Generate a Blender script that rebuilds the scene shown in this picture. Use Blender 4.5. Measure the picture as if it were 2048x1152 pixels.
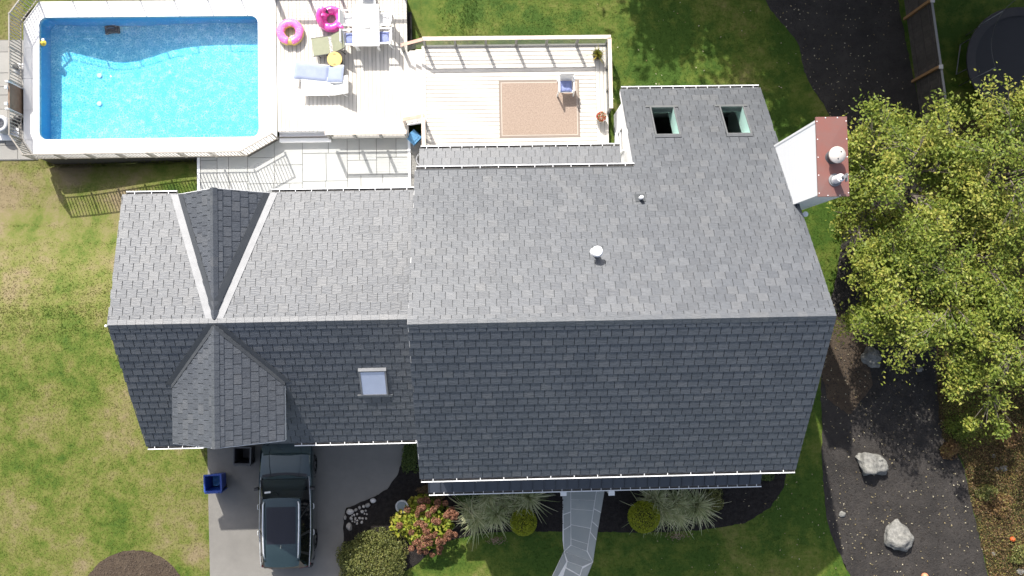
import bpy, bmesh, math, random
import numpy as np
from mathutils import Vector, Matrix
R = math.radians
for o in list(bpy.data.objects): bpy.data.objects.remove(o)
SC = bpy.context.scene
COL = SC.collection
# ------------------------------------------------------------------ camera, sky, sun, exposure
cd = bpy.data.cameras.new('camera'); cam = bpy.data.objects.new('camera', cd); COL.objects.link(cam)
cd.sensor_width = 36.0; cd.lens = 1800 / 2048 * 36; cd.clip_start = .1; cd.clip_end = 600
CR = Matrix(((0.999316, 0.018951, -0.031764), (-0.020058, 0.999189, -0.034903), (0.031076, 0.035516, 0.998886)))
cam.matrix_world = Matrix.Translation((0, 0, 34)) @ CR.to_4x4()
SC.camera = cam
SUN = Vector((-.39, 1.0, 1.0)).normalized()
w = bpy.data.worlds.new('World'); SC.world = w; w.use_nodes = True
nt = w.node_tree; bg = nt.nodes['Background']
sky = nt.nodes.new('ShaderNodeTexSky'); sky.sky_type = 'NISHITA'; sky.sun_disc = False
sky.sun_elevation = math.asin(SUN.z); sky.sun_rotation = math.atan2(SUN.x, SUN.y)
sky.dust_density = 3.0; sky.air_density = .8
hs = nt.nodes.new('ShaderNodeHueSaturation'); hs.inputs['Saturation'].default_value = .68
nt.links.new(sky.outputs[0], hs.inputs['Color']); nt.links.new(hs.outputs[0], bg.inputs[0]); bg.inputs[1].default_value = .15
ld = bpy.data.lights.new('sun', 'SUN'); ld.energy = 4.4; ld.angle = R(.55); ld.color = (1, .955, .88)
sun = bpy.data.objects.new('sun', ld); COL.objects.link(sun)
sun.rotation_euler = SUN.to_track_quat('Z', 'Y').to_euler(); sun.location = SUN * 60
vs = SC.view_settings; vs.view_transform = 'Standard'; vs.look = 'None'; vs.gamma = 1; vs.exposure = .75; vs.use_curve_mapping = False
SC.render.engine = 'CYCLES'

# ------------------------------------------------------------------ materials
MATS = {}
def nodes(name):
    m = bpy.data.materials.new(name); m.use_nodes = True
    t = m.node_tree; return m, t, t.nodes['Principled BSDF']
def N(t, kind, **kw):
    n = t.nodes.new('ShaderNode' + kind)
    for k, v in kw.items(): setattr(n, k, v)
    return n
def ramp(t, src, stops):
    r = N(t, 'ValToRGB'); e = r.color_ramp.elements
    while len(e) < len(stops): e.new(.5)
    for i, (p, c) in enumerate(stops): e[i].position = p; e[i].color = (*c, 1)
    t.links.new(src, r.inputs[0]); return r.outputs[0]
def noise(t, vec, scale, detail=4, rough=.6):
    n = N(t, 'TexNoise'); n.inputs['Scale'].default_value = scale; n.inputs['Detail'].default_value = detail; n.inputs['Roughness'].default_value = rough
    if vec is not None: t.links.new(vec, n.inputs['Vector'])
    return n.outputs[0]
def mixc(t, fac, a, b, mode='MIX'):
    m = N(t, 'Mix', data_type='RGBA', blend_type=mode)
    for s, v in ((m.inputs[0], fac), (m.inputs[6], a), (m.inputs[7], b)):
        if hasattr(v, 'links'): t.links.new(v, s)
        elif isinstance(v, (int, float)): s.default_value = v
        else: s.default_value = (*v, 1)
    return m.outputs[2]
def math_(t, op, a, b=0.5):
    m = N(t, 'Math', operation=op)
    for s, v in ((m.inputs[0], a), (m.inputs[1], b)):
        if hasattr(v, 'links'): t.links.new(v, s)
        else: s.default_value = v
    return m.outputs[0]
def bump(t, b, h, st, dist=.02):
    n = N(t, 'Bump'); n.inputs['Strength'].default_value = st; n.inputs['Distance'].default_value = dist
    t.links.new(h, n.inputs['Height']); t.links.new(n.outputs[0], b.inputs['Normal'])
def mat(name, c1, c2=None, scale=3, rough=.6, bmp=0, bscale=40, spec=.5, metal=0, coat=0, tint=0, lo=.3, hi=.7, bd=.02, stretch=None, trans=0):
    if name in MATS: return MATS[name]
    m, t, b = nodes(name); MATS[name] = m
    b.inputs['Roughness'].default_value = rough; b.inputs['Specular IOR Level'].default_value = spec
    b.inputs['Metallic'].default_value = metal; b.inputs['Coat Weight'].default_value = coat
    pos = N(t, 'NewGeometry').outputs['Position']
    if stretch:
        mp = N(t, 'Mapping'); mp.inputs['Scale'].default_value = stretch; t.links.new(pos, mp.inputs[0]); pos = mp.outputs[0]
    if c2 is None: c2 = tuple(x * .86 for x in c1)
    col = ramp(t, noise(t, pos, scale, 6, .65), [(lo, c1), (hi, c2)])
    if tint:
        a = N(t, 'Attribute', attribute_name='tint').outputs['Fac']
        g = math_(t, 'MULTIPLY_ADD', a, tint); t.nodes[-1].inputs[2].default_value = 1 - tint / 2
        cc = N(t, 'CombineColor'); [t.links.new(g, s) for s in cc.inputs[:3]]
        col = mixc(t, 1.0, col, cc.outputs[0], 'MULTIPLY')
    t.links.new(col, b.inputs['Base Color'])
    if bmp: bump(t, b, noise(t, pos, bscale, 5, .65), bmp, bd)
    if trans:
        tr = N(t, 'BsdfTranslucent'); t.links.new(col, tr.inputs[0])
        mx = N(t, 'MixShader'); mx.inputs[0].default_value = trans
        out = t.nodes['Material Output']
        t.links.new(b.outputs[0], mx.inputs[1]); t.links.new(tr.outputs[0], mx.inputs[2]); t.links.new(mx.outputs[0], out.inputs[0])
    return m
def leafmat(name, stops, trans=.25, rough=.55, pscale=1.2):
    m, t, b = nodes(name); MATS[name] = m
    a = N(t, 'Attribute', attribute_name='tint').outputs['Fac']
    pos = N(t, 'NewGeometry').outputs['Position']
    f = math_(t, 'ADD', a, math_(t, 'MULTIPLY', math_(t, 'SUBTRACT', noise(t, pos, pscale, 3), .5), .9))
    col = ramp(t, f, stops); t.links.new(col, b.inputs['Base Color']); b.inputs['Roughness'].default_value = rough
    b.inputs['Specular IOR Level'].default_value = .35
    tr = N(t, 'BsdfTranslucent'); t.links.new(col, tr.inputs[0]); mx = N(t, 'MixShader'); mx.inputs[0].default_value = trans
    t.links.new(b.outputs[0], mx.inputs[1]); t.links.new(tr.outputs[0], mx.inputs[2]); t.links.new(mx.outputs[0], t.nodes['Material Output'].inputs[0])
    return m
def shingle_mat():
    m, t, b = nodes('shingle'); MATS['shingle'] = m
    pos = N(t, 'NewGeometry').outputs['Position']
    a = N(t, 'Attribute', attribute_name='tint').outputs['Fac']
    base = ramp(t, a, [(0, (.048, .054, .065)), (.45, (.056, .063, .075)), (.8, (.063, .070, .082)), (1, (.075, .080, .089))])
    mp = N(t, 'Mapping'); mp.inputs['Rotation'].default_value = (0, 0, .6); mp.inputs['Scale'].default_value = (3, 14, 8)
    off = N(t, 'CombineXYZ'); t.links.new(math_(t, 'MULTIPLY', a, 40), off.inputs[0])
    va = N(t, 'VectorMath', operation='ADD'); t.links.new(pos, va.inputs[0]); t.links.new(off.outputs[0], va.inputs[1]); t.links.new(va.outputs[0], mp.inputs[0])
    st = noise(t, mp.outputs[0], 1.6, 5, .6)
    big = noise(t, pos, .7, 3)
    col = mixc(t, 1.0, base, ramp(t, st, [(.3, (.78, .78, .78)), (.72, (1.22, 1.22, 1.22))]), 'MULTIPLY')
    col = mixc(t, 1.0, col, ramp(t, big, [(.3, (.92, .93, .95)), (.7, (1.05, 1.04, 1.02))]), 'MULTIPLY')
    t.links.new(col, b.inputs['Base Color'])
    rr = N(t, 'MapRange'); rr.inputs['To Min'].default_value = .50; rr.inputs['To Max'].default_value = .62; t.links.new(st, rr.inputs[0])
    t.links.new(rr.outputs[0], b.inputs['Roughness']); b.inputs['Specular IOR Level'].default_value = .95
    bump(t, b, st, .8, .016)
    return m
def lawn_mat(nm='lawn', trans=0):
    m, t, b = nodes(nm); MATS[nm] = m
    pos = N(t, 'NewGeometry').outputs['Position']
    sx = N(t, 'SeparateXYZ'); t.links.new(pos, sx.inputs[0])
    a = N(t, 'Attribute', attribute_name='tint').outputs['Fac']
    big = noise(t, pos, .35, 4, .6); mid = noise(t, pos, 1.7, 5, .7); fine = noise(t, pos, 14, 4, .7)
    mr = N(t, 'MapRange'); mr.inputs['From Min'].default_value = -6; mr.inputs['From Max'].default_value = -11
    mr.inputs['To Min'].default_value = -.14; mr.inputs['To Max'].default_value = .06; t.links.new(sx.outputs[0], mr.inputs[0])
    f = math_(t, 'ADD', math_(t, 'MULTIPLY', big, 1.15), math_(t, 'MULTIPLY', mid, .95)); f = math_(t, 'SUBTRACT', f, .59)
    f = math_(t, 'ADD', f, mr.outputs[0])
    f = math_(t, 'ADD', f, math_(t, 'MULTIPLY', math_(t, 'SUBTRACT', fine, .5), .30))
    f = math_(t, 'ADD', f, math_(t, 'MULTIPLY', a, .12))
    for c_, r_ in (((-18.9, 5.4, -1.5), 1.7), ((-10.75, -8.4, 0), .75), ((-16.0, 6.2, -1.5), 1.0)):
        vd = N(t, 'VectorMath', operation='DISTANCE'); t.links.new(pos, vd.inputs[0]); vd.inputs[1].default_value = c_
        mr2 = N(t, 'MapRange'); mr2.inputs['From Min'].default_value = r_; mr2.inputs['From Max'].default_value = r_*.2; mr2.inputs['To Min'].default_value = 0; mr2.inputs['To Max'].default_value = .34; t.links.new(vd.outputs['Value'], mr2.inputs[0])
        f = math_(t, 'ADD', f, mr2.outputs[0])
    col = ramp(t, f, [(.28, (.038, .078, .008)), (.45, (.078, .112, .015)), (.60, (.126, .137, .032)), (.75, (.160, .146, .056)), (.92, (.195, .156, .088))])
    t.links.new(col, b.inputs['Base Color']); b.inputs['Roughness'].default_value = .75; b.inputs['Specular IOR Level'].default_value = .2
    if not trans: bump(t, b, fine, .3, .012)
    if trans:
        tr = N(t, 'BsdfTranslucent'); t.links.new(col, tr.inputs[0]); mx = N(t, 'MixShader'); mx.inputs[0].default_value = trans
        t.links.new(b.outputs[0], mx.inputs[1]); t.links.new(tr.outputs[0], mx.inputs[2]); t.links.new(mx.outputs[0], t.nodes['Material Output'].inputs[0])
    return m
shingle_mat(); lawn_mat(); lawn_mat('grass_blade', .45)
WHITE = mat('white_paint', (.80, .80, .79), (.74, .74, .73), 2, .5)
TRIM = mat('white_trim', (.82, .82, .82), (.76, .77, .78), 4, .4)
SIDING = mat('white_siding', (.78, .79, .80), (.74, .75, .77), 1.5, .55, .5, 1, stretch=(.01, .01, 9), bd=.02)
PLANK = mat('deck_plank', (.60, .57, .52), (.53, .50, .45), 1.5, .6, .3, 22, tint=.16, stretch=(1, 1, 1))
RESIN = mat('pool_deck_panel', (.78, .77, .75), (.72, .71, .69), 2, .5, .1, 60, tint=.06)
CAPW = mat('cap_rail_wood', (.55, .44, .36), (.66, .58, .50), 3, .6, .2, 30)
CAPR = mat('handrail_wood', (.50, .27, .20), (.58, .38, .31), 3, .6, .2, 30)
POSTM = mat('grey_rail_post', (.16, .16, .15), (.20, .20, .19), 5, .5)
ALU = mat('rail_aluminium', (.30, .275, .24), (.25, .23, .20), 5, .4)
DARKM = mat('dark_metal', (.03, .03, .032), None, 5, .4)
BLACKP = mat('black_plastic', (.018, .018, .02), (.028, .028, .03), 6, .45)
FLASH = mat('flashing', (.17, .175, .185), (.22, .225, .235), 3, .6, .25, 6, metal=.2)
SKYF = mat('skylight_frame', (.12, .125, .13), (.15, .155, .16), 3, .5, metal=.2)
GUTIN = mat('gutter_inside', (.10, .095, .085), (.16, .15, .14), 5, .8)
FLASHD = mat('dark_flashing', (.045, .05, .058), (.06, .065, .07), 3, .5)
METALROOF = mat('metal_roof', (.040, .047, .062), (.052, .058, .072), 1.2, .42, .05, 9)
COPPER = mat('chimney_cap_paint', (.20, .075, .06), (.155, .10, .09), 1.1, .38, .1, 5)
ASPH = mat('asphalt', (.158, .151, .139), (.212, .203, .186), .7, .8, .5, 120, .25, bd=.01)
MULCH = mat('black_mulch', (.016, .014, .014), (.036, .032, .030), 6, .9, 1, 28, .15, bd=.06)
PATHM = mat('mulch_path', (.030, .028, .027), (.060, .054, .050), 1.1, .9, 1, 22, .15, bd=.05)
SOIL = mat('brown_soil', (.065, .048, .036), (.10, .077, .056), 2.5, .9, 1, 30, .1, bd=.05)
SCRUB = mat('scrub_soil', (.085, .052, .032), (.050, .055, .020), 1.4, .9, 1, 26, .1, bd=.06)
GRAVEL = mat('gravel', (.20, .20, .19), (.34, .33, .31), 25, .9, 1, 60, .2, bd=.04)
STONEP = mat('flagstone', (.33, .345, .34), (.39, .39, .37), 1.3, .7, .25, 30, tint=.14)
BLUEST = mat('bluestone', (.27, .295, .285), (.32, .33, .31), 2, .65, .25, 30, tint=.18)
PADST = mat('pad_paver', (.235, .23, .215), (.28, .27, .25), 1.3, .75, .25, 30, tint=.2)
MORTAR = mat('mortar', (.66, .66, .64), (.72, .71, .69), 5, .9, .3, 50)
MORTARD = mat('patio_joint', (.13, .13, .125), (.18, .18, .17), 5, .9, .3, 50)
BOULD = mat('granite', (.15, .148, .138), (.27, .265, .245), 7, .8, .9, 14, .3, lo=.38, hi=.62, bd=.06)
PEB = mat('river_stone', (.34, .31, .28), (.46, .44, .41), 8, .6, .3, 30, tint=.5)
BARK = mat('bark', (.085, .068, .055), (.13, .11, .095), 7, .9, .8, 25, .2, bd=.03)
WOODF = mat('weathered_wood', (.050, .041, .035), (.075, .063, .053), 4, .8, .4, 20, tint=.4)
WOODO = mat('orange_post', (.24, .13, .055), (.30, .17, .075), 4, .7, .2, 20)
GLASSD = mat('dark_glass', (.006, .007, .008), None, 2, .04, spec=.6)
DARKROOM = mat('interior_floor', (.007, .006, .005), None, 2, .8)
WELL = mat('skylight_well', (.70, .80, .77), (.66, .76, .74), 2, .5)
def glass_mat(name, tintc, gl=.12, rough=.02):
    m, t, b = nodes(name); MATS[name] = m
    tr = N(t, 'BsdfTransparent'); tr.inputs[0].default_value = (*tintc, 1)
    g = N(t, 'BsdfGlossy'); g.inputs['Roughness'].default_value = rough
    fr = N(t, 'Fresnel'); fr.inputs[0].default_value = 1.5
    mx = N(t, 'MixShader'); t.links.new(math_(t, 'MULTIPLY', fr.outputs[0], math_(t, 'SUBTRACT', 1.0, N(t, 'NewGeometry').outputs['Backfacing'])), mx.inputs[0]); t.links.new(tr.outputs[0], mx.inputs[1]); t.links.new(g.outputs[0], mx.inputs[2])
    t.links.new(mx.outputs[0], t.nodes['Material Output'].inputs[0]); return m
PANE = glass_mat('window_glass', (.80, .90, .87))
def water_mat():
    m, t, b = nodes('pool_water'); MATS['water'] = m
    pos = N(t, 'NewGeometry').outputs['Position']
    tr = N(t, 'BsdfTransparent'); tr.inputs[0].default_value = (.67, .91, .96, 1)
    g = N(t, 'BsdfGlossy'); g.inputs['Roughness'].default_value = .05
    fr = N(t, 'Fresnel'); fr.inputs[0].default_value = 1.33
    bp = N(t, 'Bump'); bp.inputs['Strength'].default_value = .8; bp.inputs['Distance'].default_value = .05
    wv = math_(t, 'ADD', noise(t, pos, 5, 3), math_(t, 'MULTIPLY', noise(t, pos, 13, 2), .4)); t.links.new(wv, bp.inputs['Height'])
    t.links.new(bp.outputs[0], g.inputs['Normal']); t.links.new(bp.outputs[0], fr.inputs['Normal'])
    mx = N(t, 'MixShader'); t.links.new(math_(t, 'MULTIPLY', fr.outputs[0], math_(t, 'SUBTRACT', 1.0, N(t, 'NewGeometry').outputs['Backfacing'])), mx.inputs[0]); t.links.new(tr.outputs[0], mx.inputs[1]); t.links.new(g.outputs[0], mx.inputs[2])
    t.links.new(mx.outputs[0], t.nodes['Material Output'].inputs[0]); return m
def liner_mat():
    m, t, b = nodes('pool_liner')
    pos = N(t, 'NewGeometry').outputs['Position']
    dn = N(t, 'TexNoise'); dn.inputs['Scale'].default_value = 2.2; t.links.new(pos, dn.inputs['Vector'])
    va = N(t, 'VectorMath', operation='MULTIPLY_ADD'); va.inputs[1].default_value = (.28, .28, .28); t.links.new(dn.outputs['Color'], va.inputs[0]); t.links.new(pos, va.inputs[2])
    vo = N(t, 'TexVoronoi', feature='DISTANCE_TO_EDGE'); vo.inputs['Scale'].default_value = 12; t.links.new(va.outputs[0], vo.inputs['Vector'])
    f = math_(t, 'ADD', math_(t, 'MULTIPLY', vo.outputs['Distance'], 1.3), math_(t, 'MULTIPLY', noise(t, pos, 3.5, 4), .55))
    col = ramp(t, f, [(.22, (.62, .88, .90)), (.33, (.26, .63, .76)), (.46, (.125, .47, .66)), (.75, (.085, .39, .60))])  # pale cell edges imitate water caustics, painted into the liner's blue
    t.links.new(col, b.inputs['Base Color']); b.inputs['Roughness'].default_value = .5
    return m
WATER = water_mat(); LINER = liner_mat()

# ------------------------------------------------------------------ mesh helpers
class B:
    def __init__(s): s.V = []; s.F = []; s.T = []; s.t = .5
    def add(s, V, F):
        n = len(s.V); s.V += [tuple(v) for v in V]; s.F += [tuple(i + n for i in f) for f in F]; s.T += [s.t] * len(V); return s
    def box(s, x0, x1, y0, y1, z0, z1, bev=0):
        if bev:
            bx = min(bev, (x1-x0)*.45, (y1-y0)*.45, (z1-z0)*.9)
            V = [(x0, y0, z0), (x1, y0, z0), (x1, y1, z0), (x0, y1, z0), (x0, y0, z1-bx), (x1, y0, z1-bx), (x1, y1, z1-bx), (x0, y1, z1-bx),
                 (x0+bx, y0+bx, z1), (x1-bx, y0+bx, z1), (x1-bx, y1-bx, z1), (x0+bx, y1-bx, z1)]
            F = [(3, 2, 1, 0)] + [(i, (i+1) % 4, 4+(i+1) % 4, 4+i) for i in range(4)] + [(4+i, 4+(i+1) % 4, 8+(i+1) % 4, 8+i) for i in range(4)] + [(8, 9, 10, 11)]
            return s.add(V, F)
        V = [(x0, y0, z0), (x1, y0, z0), (x1, y1, z0), (x0, y1, z0), (x0, y0, z1), (x1, y0, z1), (x1, y1, z1), (x0, y1, z1)]
        return s.add(V, [(3, 2, 1, 0), (4, 5, 6, 7), (0, 1, 5, 4), (1, 2, 6, 5), (2, 3, 7, 6), (3, 0, 4, 7)])
    def prism(s, poly, z0, z1):
        n = len(poly); V = [(p[0], p[1], z0) for p in poly] + [(p[0], p[1], z1) for p in poly]
        return s.add(V, [tuple(range(n-1, -1, -1)), tuple(range(n, 2*n))] + [(i, (i+1) % n, n+(i+1) % n, n+i) for i in range(n)])
    def hull8(s, a, b):   # two quads (lists of 4 points) joined into a solid
        return s.add(list(a) + list(b), [(3, 2, 1, 0), (4, 5, 6, 7), (0, 1, 5, 4), (1, 2, 6, 5), (2, 3, 7, 6), (3, 0, 4, 7)])
    def slab(s, pts, n, th):   # polygon pts extruded by -n*th
        k = len(pts); n = Vector(n) * th
        V = [tuple(Vector(p) - n) for p in pts] + [tuple(p) for p in pts]
        return s.add(V, [tuple(range(k-1, -1, -1)), tuple(range(k, 2*k))] + [(i, (i+1) % k, k+(i+1) % k, k+i) for i in range(k)])
    def lathe(s, prof, c=(0, 0, 0), n=20, cap=True):
        V = []; F = []; m = len(prof)
        for i in range(n):
            a = 2*math.pi*i/n
            for r, z in prof: V.append((c[0]+r*math.cos(a), c[1]+r*math.sin(a), c[2]+z))
        for i in range(n):
            for j in range(m-1):
                F.append((i*m+j, ((i+1) % n)*m+j, ((i+1) % n)*m+j+1, i*m+j+1))
        if cap:
            F.append(tuple(i*m+m-1 for i in range(n))); F.append(tuple(i*m for i in range(n-1, -1, -1)))
        return s.add(V, F)
    def tube(s, path, rad, n=6, closed=False):
        P = [Vector(p) for p in path]; k = len(P); rs = rad if isinstance(rad, (list, tuple)) else [rad]*k
        V = []; F = []
        for i in range(k):
            d = (P[(i+1) % k] - P[i-1]) if closed else (P[min(i+1, k-1)] - P[max(i-1, 0)])
            d = d.normalized() if d.length > 1e-9 else Vector((0, 0, 1))
            u = d.cross(Vector((0, 0, 1)) if abs(d.z) < .9 else Vector((1, 0, 0))).normalized(); v = d.cross(u)
            for j in range(n):
                a = 2*math.pi*j/n; V.append(P[i] + (u*math.cos(a) + v*math.sin(a))*rs[i])
        for i in range(k if closed else k-1):
            i2 = (i+1) % k
            for j in range(n): F.append((i*n+j, i*n+(j+1) % n, i2*n+(j+1) % n, i2*n+j))
        if not closed: F += [tuple(range(n-1, -1, -1)), tuple((k-1)*n+j for j in range(n))]
        return s.add(V, F)
    def grid(s, fn, nu, nv):
        V = [fn(i/nu, j/nv) for i in range(nu+1) for j in range(nv+1)]
        return s.add(V, [(i*(nv+1)+j, (i+1)*(nv+1)+j, (i+1)*(nv+1)+j+1, i*(nv+1)+j+1) for i in range(nu) for j in range(nv)])
    def xf(s, M): s.V = [tuple(M @ Vector(v)) for v in s.V]; return s
    def mesh(s, name, m=None, smooth=False, fixn=True):
        me = bpy.data.meshes.new(name); me.from_pydata(s.V, [], s.F)
        if fixn:
            bm = bmesh.new(); bm.from_mesh(me); bmesh.ops.recalc_face_normals(bm, faces=bm.faces); bm.to_mesh(me); bm.free()
        at = me.attributes.new('tint', 'FLOAT', 'POINT'); at.data.foreach_set('value', s.T)
        if m: me.materials.append(m)
        if smooth: me.polygons.foreach_set('use_smooth', [True]*len(me.polygons))
        me.update(); return me
    def build(s, name, m, parent=None, smooth=False, local=False, fixn=True):
        return put(name, s.mesh(name, m, smooth, fixn), parent, local)
def put(name, me, parent=None, local=False, M=None):
    o = bpy.data.objects.new(name, me); COL.objects.link(o)
    if M is not None: o.matrix_basis = M
    if parent is not None:
        o.parent = parent
        if not local: o.matrix_parent_inverse = wm(parent).inverted()
    return o
def wm(o):
    m = o.matrix_basis.copy()
    if o.parent: m = wm(o.parent) @ o.matrix_parent_inverse @ m
    return m
def thing(name, label, cat, loc=(0, 0, 0), rz=0, group=None):
    o = bpy.data.objects.new(name, None); COL.objects.link(o); o.empty_display_size = .2
    o.matrix_basis = Matrix.Translation(loc) @ Matrix.Rotation(rz, 4, 'Z')
    return tag(o, label, cat, group)
def tag(o, label, cat, group=None):
    o['label'] = label; o['category'] = cat
    if group: o['group'] = group
    return o
def struct(o): o['kind'] = 'structure'; return o
def stuff(o, label=None, cat=None):
    o['kind'] = 'stuff'
    if label: o['label'] = label; o['category'] = cat
    return o
def copy_tree(o, parent=None):
    c = o.copy(); COL.objects.link(c)
    if parent is not None: c.parent = parent; c.matrix_parent_inverse = o.matrix_parent_inverse.copy()
    for ch in [k for k in o.children]: copy_tree(ch, c)
    return c
def npmesh(name, V, k, m, tint=None, smooth=False):     # V: (N*k,3) array, faces of k consecutive verts
    V = np.asarray(V, dtype=np.float32).reshape(-1, 3); nv = len(V); nf = nv // k
    me = bpy.data.meshes.new(name); me.vertices.add(nv); me.vertices.foreach_set('co', V.ravel())
    me.loops.add(nv); me.loops.foreach_set('vertex_index', np.arange(nv, dtype=np.int32))
    me.polygons.add(nf); me.polygons.foreach_set('loop_start', np.arange(0, nv, k, dtype=np.int32))
    try: me.polygons.foreach_set('loop_total', np.full(nf, k, dtype=np.int32))
    except Exception: pass
    me.update(calc_edges=True)
    at = me.attributes.new('tint', 'FLOAT', 'POINT')
    at.data.foreach_set('value', np.repeat(np.asarray(tint, dtype=np.float32), k) if tint is not None else np.full(nv, .5, np.float32))
    me.materials.append(m); me.validate(); return me
def ss(x, a, b):
    t = np.clip((x - a) / (b - a), 0, 1); return t*t*(3 - 2*t)
def zg(X, Y): return -.95*ss(Y, 0, 4.6)*ss(-X, 0, 2.5) - .6*ss(-X, 10, 17)*ss(Y, -3, 6)
def inpoly(X, Y, poly):
    c = np.zeros(X.shape, bool); n = len(poly); j = n-1
    for i in range(n):
        xi, yi = poly[i][:2]; xj, yj = poly[j][:2]
        if yi != yj: c ^= ((yi > Y) != (yj > Y)) & (X < (xj-xi)*(Y-yi)/(yj-yi)+xi)
        j = i
    return c
def smoothpoly(p, it=2):
    for _ in range(it):
        q = []
        for i in range(len(p)):
            a, b = p[i], p[(i+1) % len(p)]
            q += [(a[0]*.75+b[0]*.25, a[1]*.75+b[1]*.25), (a[0]*.25+b[0]*.75, a[1]*.25+b[1]*.75)]
        p = q
    return p
def roughpoly(p, step, amp, rng):
    q = []
    for i in range(len(p)):
        a, b = p[i], p[(i+1) % len(p)]; L = math.hypot(b[0]-a[0], b[1]-a[1]); k = max(1, int(L/step))
        for j in range(k):
            t = j/k; q.append((a[0]+(b[0]-a[0])*t+rng.uniform(-amp, amp), a[1]+(b[1]-a[1])*t+rng.uniform(-amp, amp)))
    return q
def sheet(name, poly, z, m, rng=None):
    me = bpy.data.meshes.new(name); bm = bmesh.new()
    bm.faces.new([bm.verts.new((p[0], p[1], z)) for p in poly]); bmesh.ops.triangulate(bm, faces=bm.faces)
    bmesh.ops.recalc_face_normals(bm, faces=bm.faces)
    for f in bm.faces:
        if f.normal.z < 0: f.normal_flip()
    bm.to_mesh(me); bm.free(); me.materials.append(m)
    return struct(put(name, me))
# ------------------------------------------------------------------ the setting
rng = random.Random(5)
P2 = lambda L: [(p[0], p[1]) for p in L]
DRIVE = P2([(-10.37, -4.53, 0), (-10.35, -6.47, 0), (-10.31, -9.26, 0), (-10.2, -16.5, 0), (-5.3, -16.5, 0), (-5.35, -9.41, 0), (-5.37, -8.17, 0), (-5.35, -7.29, 0), (-5.24, -6.92, 0), (-4.81, -6.75, 0), (-4.34, -6.57, 0), (-3.72, -6.26, 0), (-3.32, -5.71, 0), (-3.13, -5.1, 0), (-3.08, -4.67, 0), (-2.3, -3.5, 0), (-10.4, -3.5, 0)])
BEDW = P2([(-5.38, -9.37, 0), (-5.38, -8.17, 0), (-5.37, -7.29, 0), (-5.26, -6.9, 0), (-4.81, -6.73, 0), (-4.34, -6.55, 0), (-3.72, -6.24, 0), (-3.32, -5.69, 0), (-3.13, -5.1, 0), (-2.4, -3.6, 0), (-1.8, -4.8, 0), (3.4, -4.8, 0), (2.84, -6.82, 0), (2.81, -7.99, 0), (1.2, -7.93, 0), (-0.3, -7.96, 0), (-1.43, -8.19, 0), (-2.18, -8.63, 0), (-2.74, -9.08, 0), (-3.49, -9.46, 0), (-4.1, -9.7, 0), (-5.3, -9.7, 0)])
BEDE = P2([(4.37, -6.58, 0), (4.07, -8.02, 0), (6.09, -8.12, 0), (7.99, -8.07, 0), (9.71, -7.86, 0), (10.68, -7.3, 0), (11.22, -6.57, 0), (11.4, -5.72, 0), (10.6, -4.4, 0), (9.6, -4.7, 0), (4.4, -4.7, 0)])
PATH = P2([(10.97, 12.12, 0), (11.91, 10.94, 0), (12.38, 10.35, 0), (12.47, 9.38, 0), (12.81, 8.6, 0), (13.38, 7.91, 0), (13.65, 6.26, 0), (13.83, 3.94, 0), (13.67, 2.02, 0), (13.05, -0.26, 0), (12.73, -2.92, 0), (12.79, -4.25, 0), (12.7, -5.76, 0), (12.78, -7.27, 0), (12.94, -8.4, 0), (13.48, -9.54, 0), (13.74, -10.11, 0), (14.6, -14, 0), (20, -14, 0), (18.99, -10.26, 0), (18.62, -8.36, 0), (18.38, -7.22, 0), (18.14, -5.7, 0), (17.4, -4.83, 0), (17.28, -3.4, 0), (17.23, -1.49, 0), (17.96, 2.33, 0), (17.69, 5.62, 0), (17.02, 7.57, 0), (16.58, 10.12, 0), (16.26, 12.08, 0), (15.5, 17, 0), (9.6, 17, 0)])
SCRUBP = P2([(18.99, -10.3, 0), (18.62, -8.36, 0), (18.38, -7.22, 0), (18.14, -5.7, 0), (17.4, -4.83, 0), (17.28, -3.4, 0), (17.23, -1.49, 0), (17.96, 2.33, 0), (17.69, 5.62, 0), (18.14, 7.17, 0), (22, 8, 0), (30, 8, 0), (30, -14, 0), (20, -14, 0)])
RINGC = (-13.11, -10.19, 0); RINGR = 1.96
RING = [(RINGC[0]+RINGR*math.cos(a*math.pi/24), RINGC[1]+RINGR*math.sin(a*math.pi/24)) for a in range(48)]
WALK = P2([(2.83, -6.37, 0), (2.79, -8.31, 0), (2.83, -8.72, 0), (2.36, -9.63, 0), (1.9, -11.5, 0), (3.4, -11.5, 0), (3.68, -9.67, 0), (3.91, -9.15, 0), (4.11, -8.01, 0), (4.43, -6.41, 0)])
PATIO = [(-10.9, 4.0), (-2.72, 4.0), (-2.72, 7.2), (-10.9, 7.2)]
PAD = [(-21, 6.6), (-17.3, 6.6), (-17.3, 11.35), (-21, 11.35)]
DECKL = [(-17.25, 7.15), (-16.75, 6.45), (-8.95, 6.42), (-7.72, 7.08), (-2.72, 7.08), (-2.72, 12.5), (-16.65, 12.4), (-17.25, 11.6)]
DECKU = [(-2.72, 6.0), (4.9, 6.0), (4.9, 10.36), (-2.72, 10.36)]
HOUSE = [(-1.8, -4.7), (9.57, -4.7), (9.57, 7.7), (5.2, 7.7), (5.2, 4.6), (-1.8, 4.6)]
WING = [(-11, -3.7), (-1.8, -3.7), (-1.8, 3.9), (-11, 3.9)]
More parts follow.
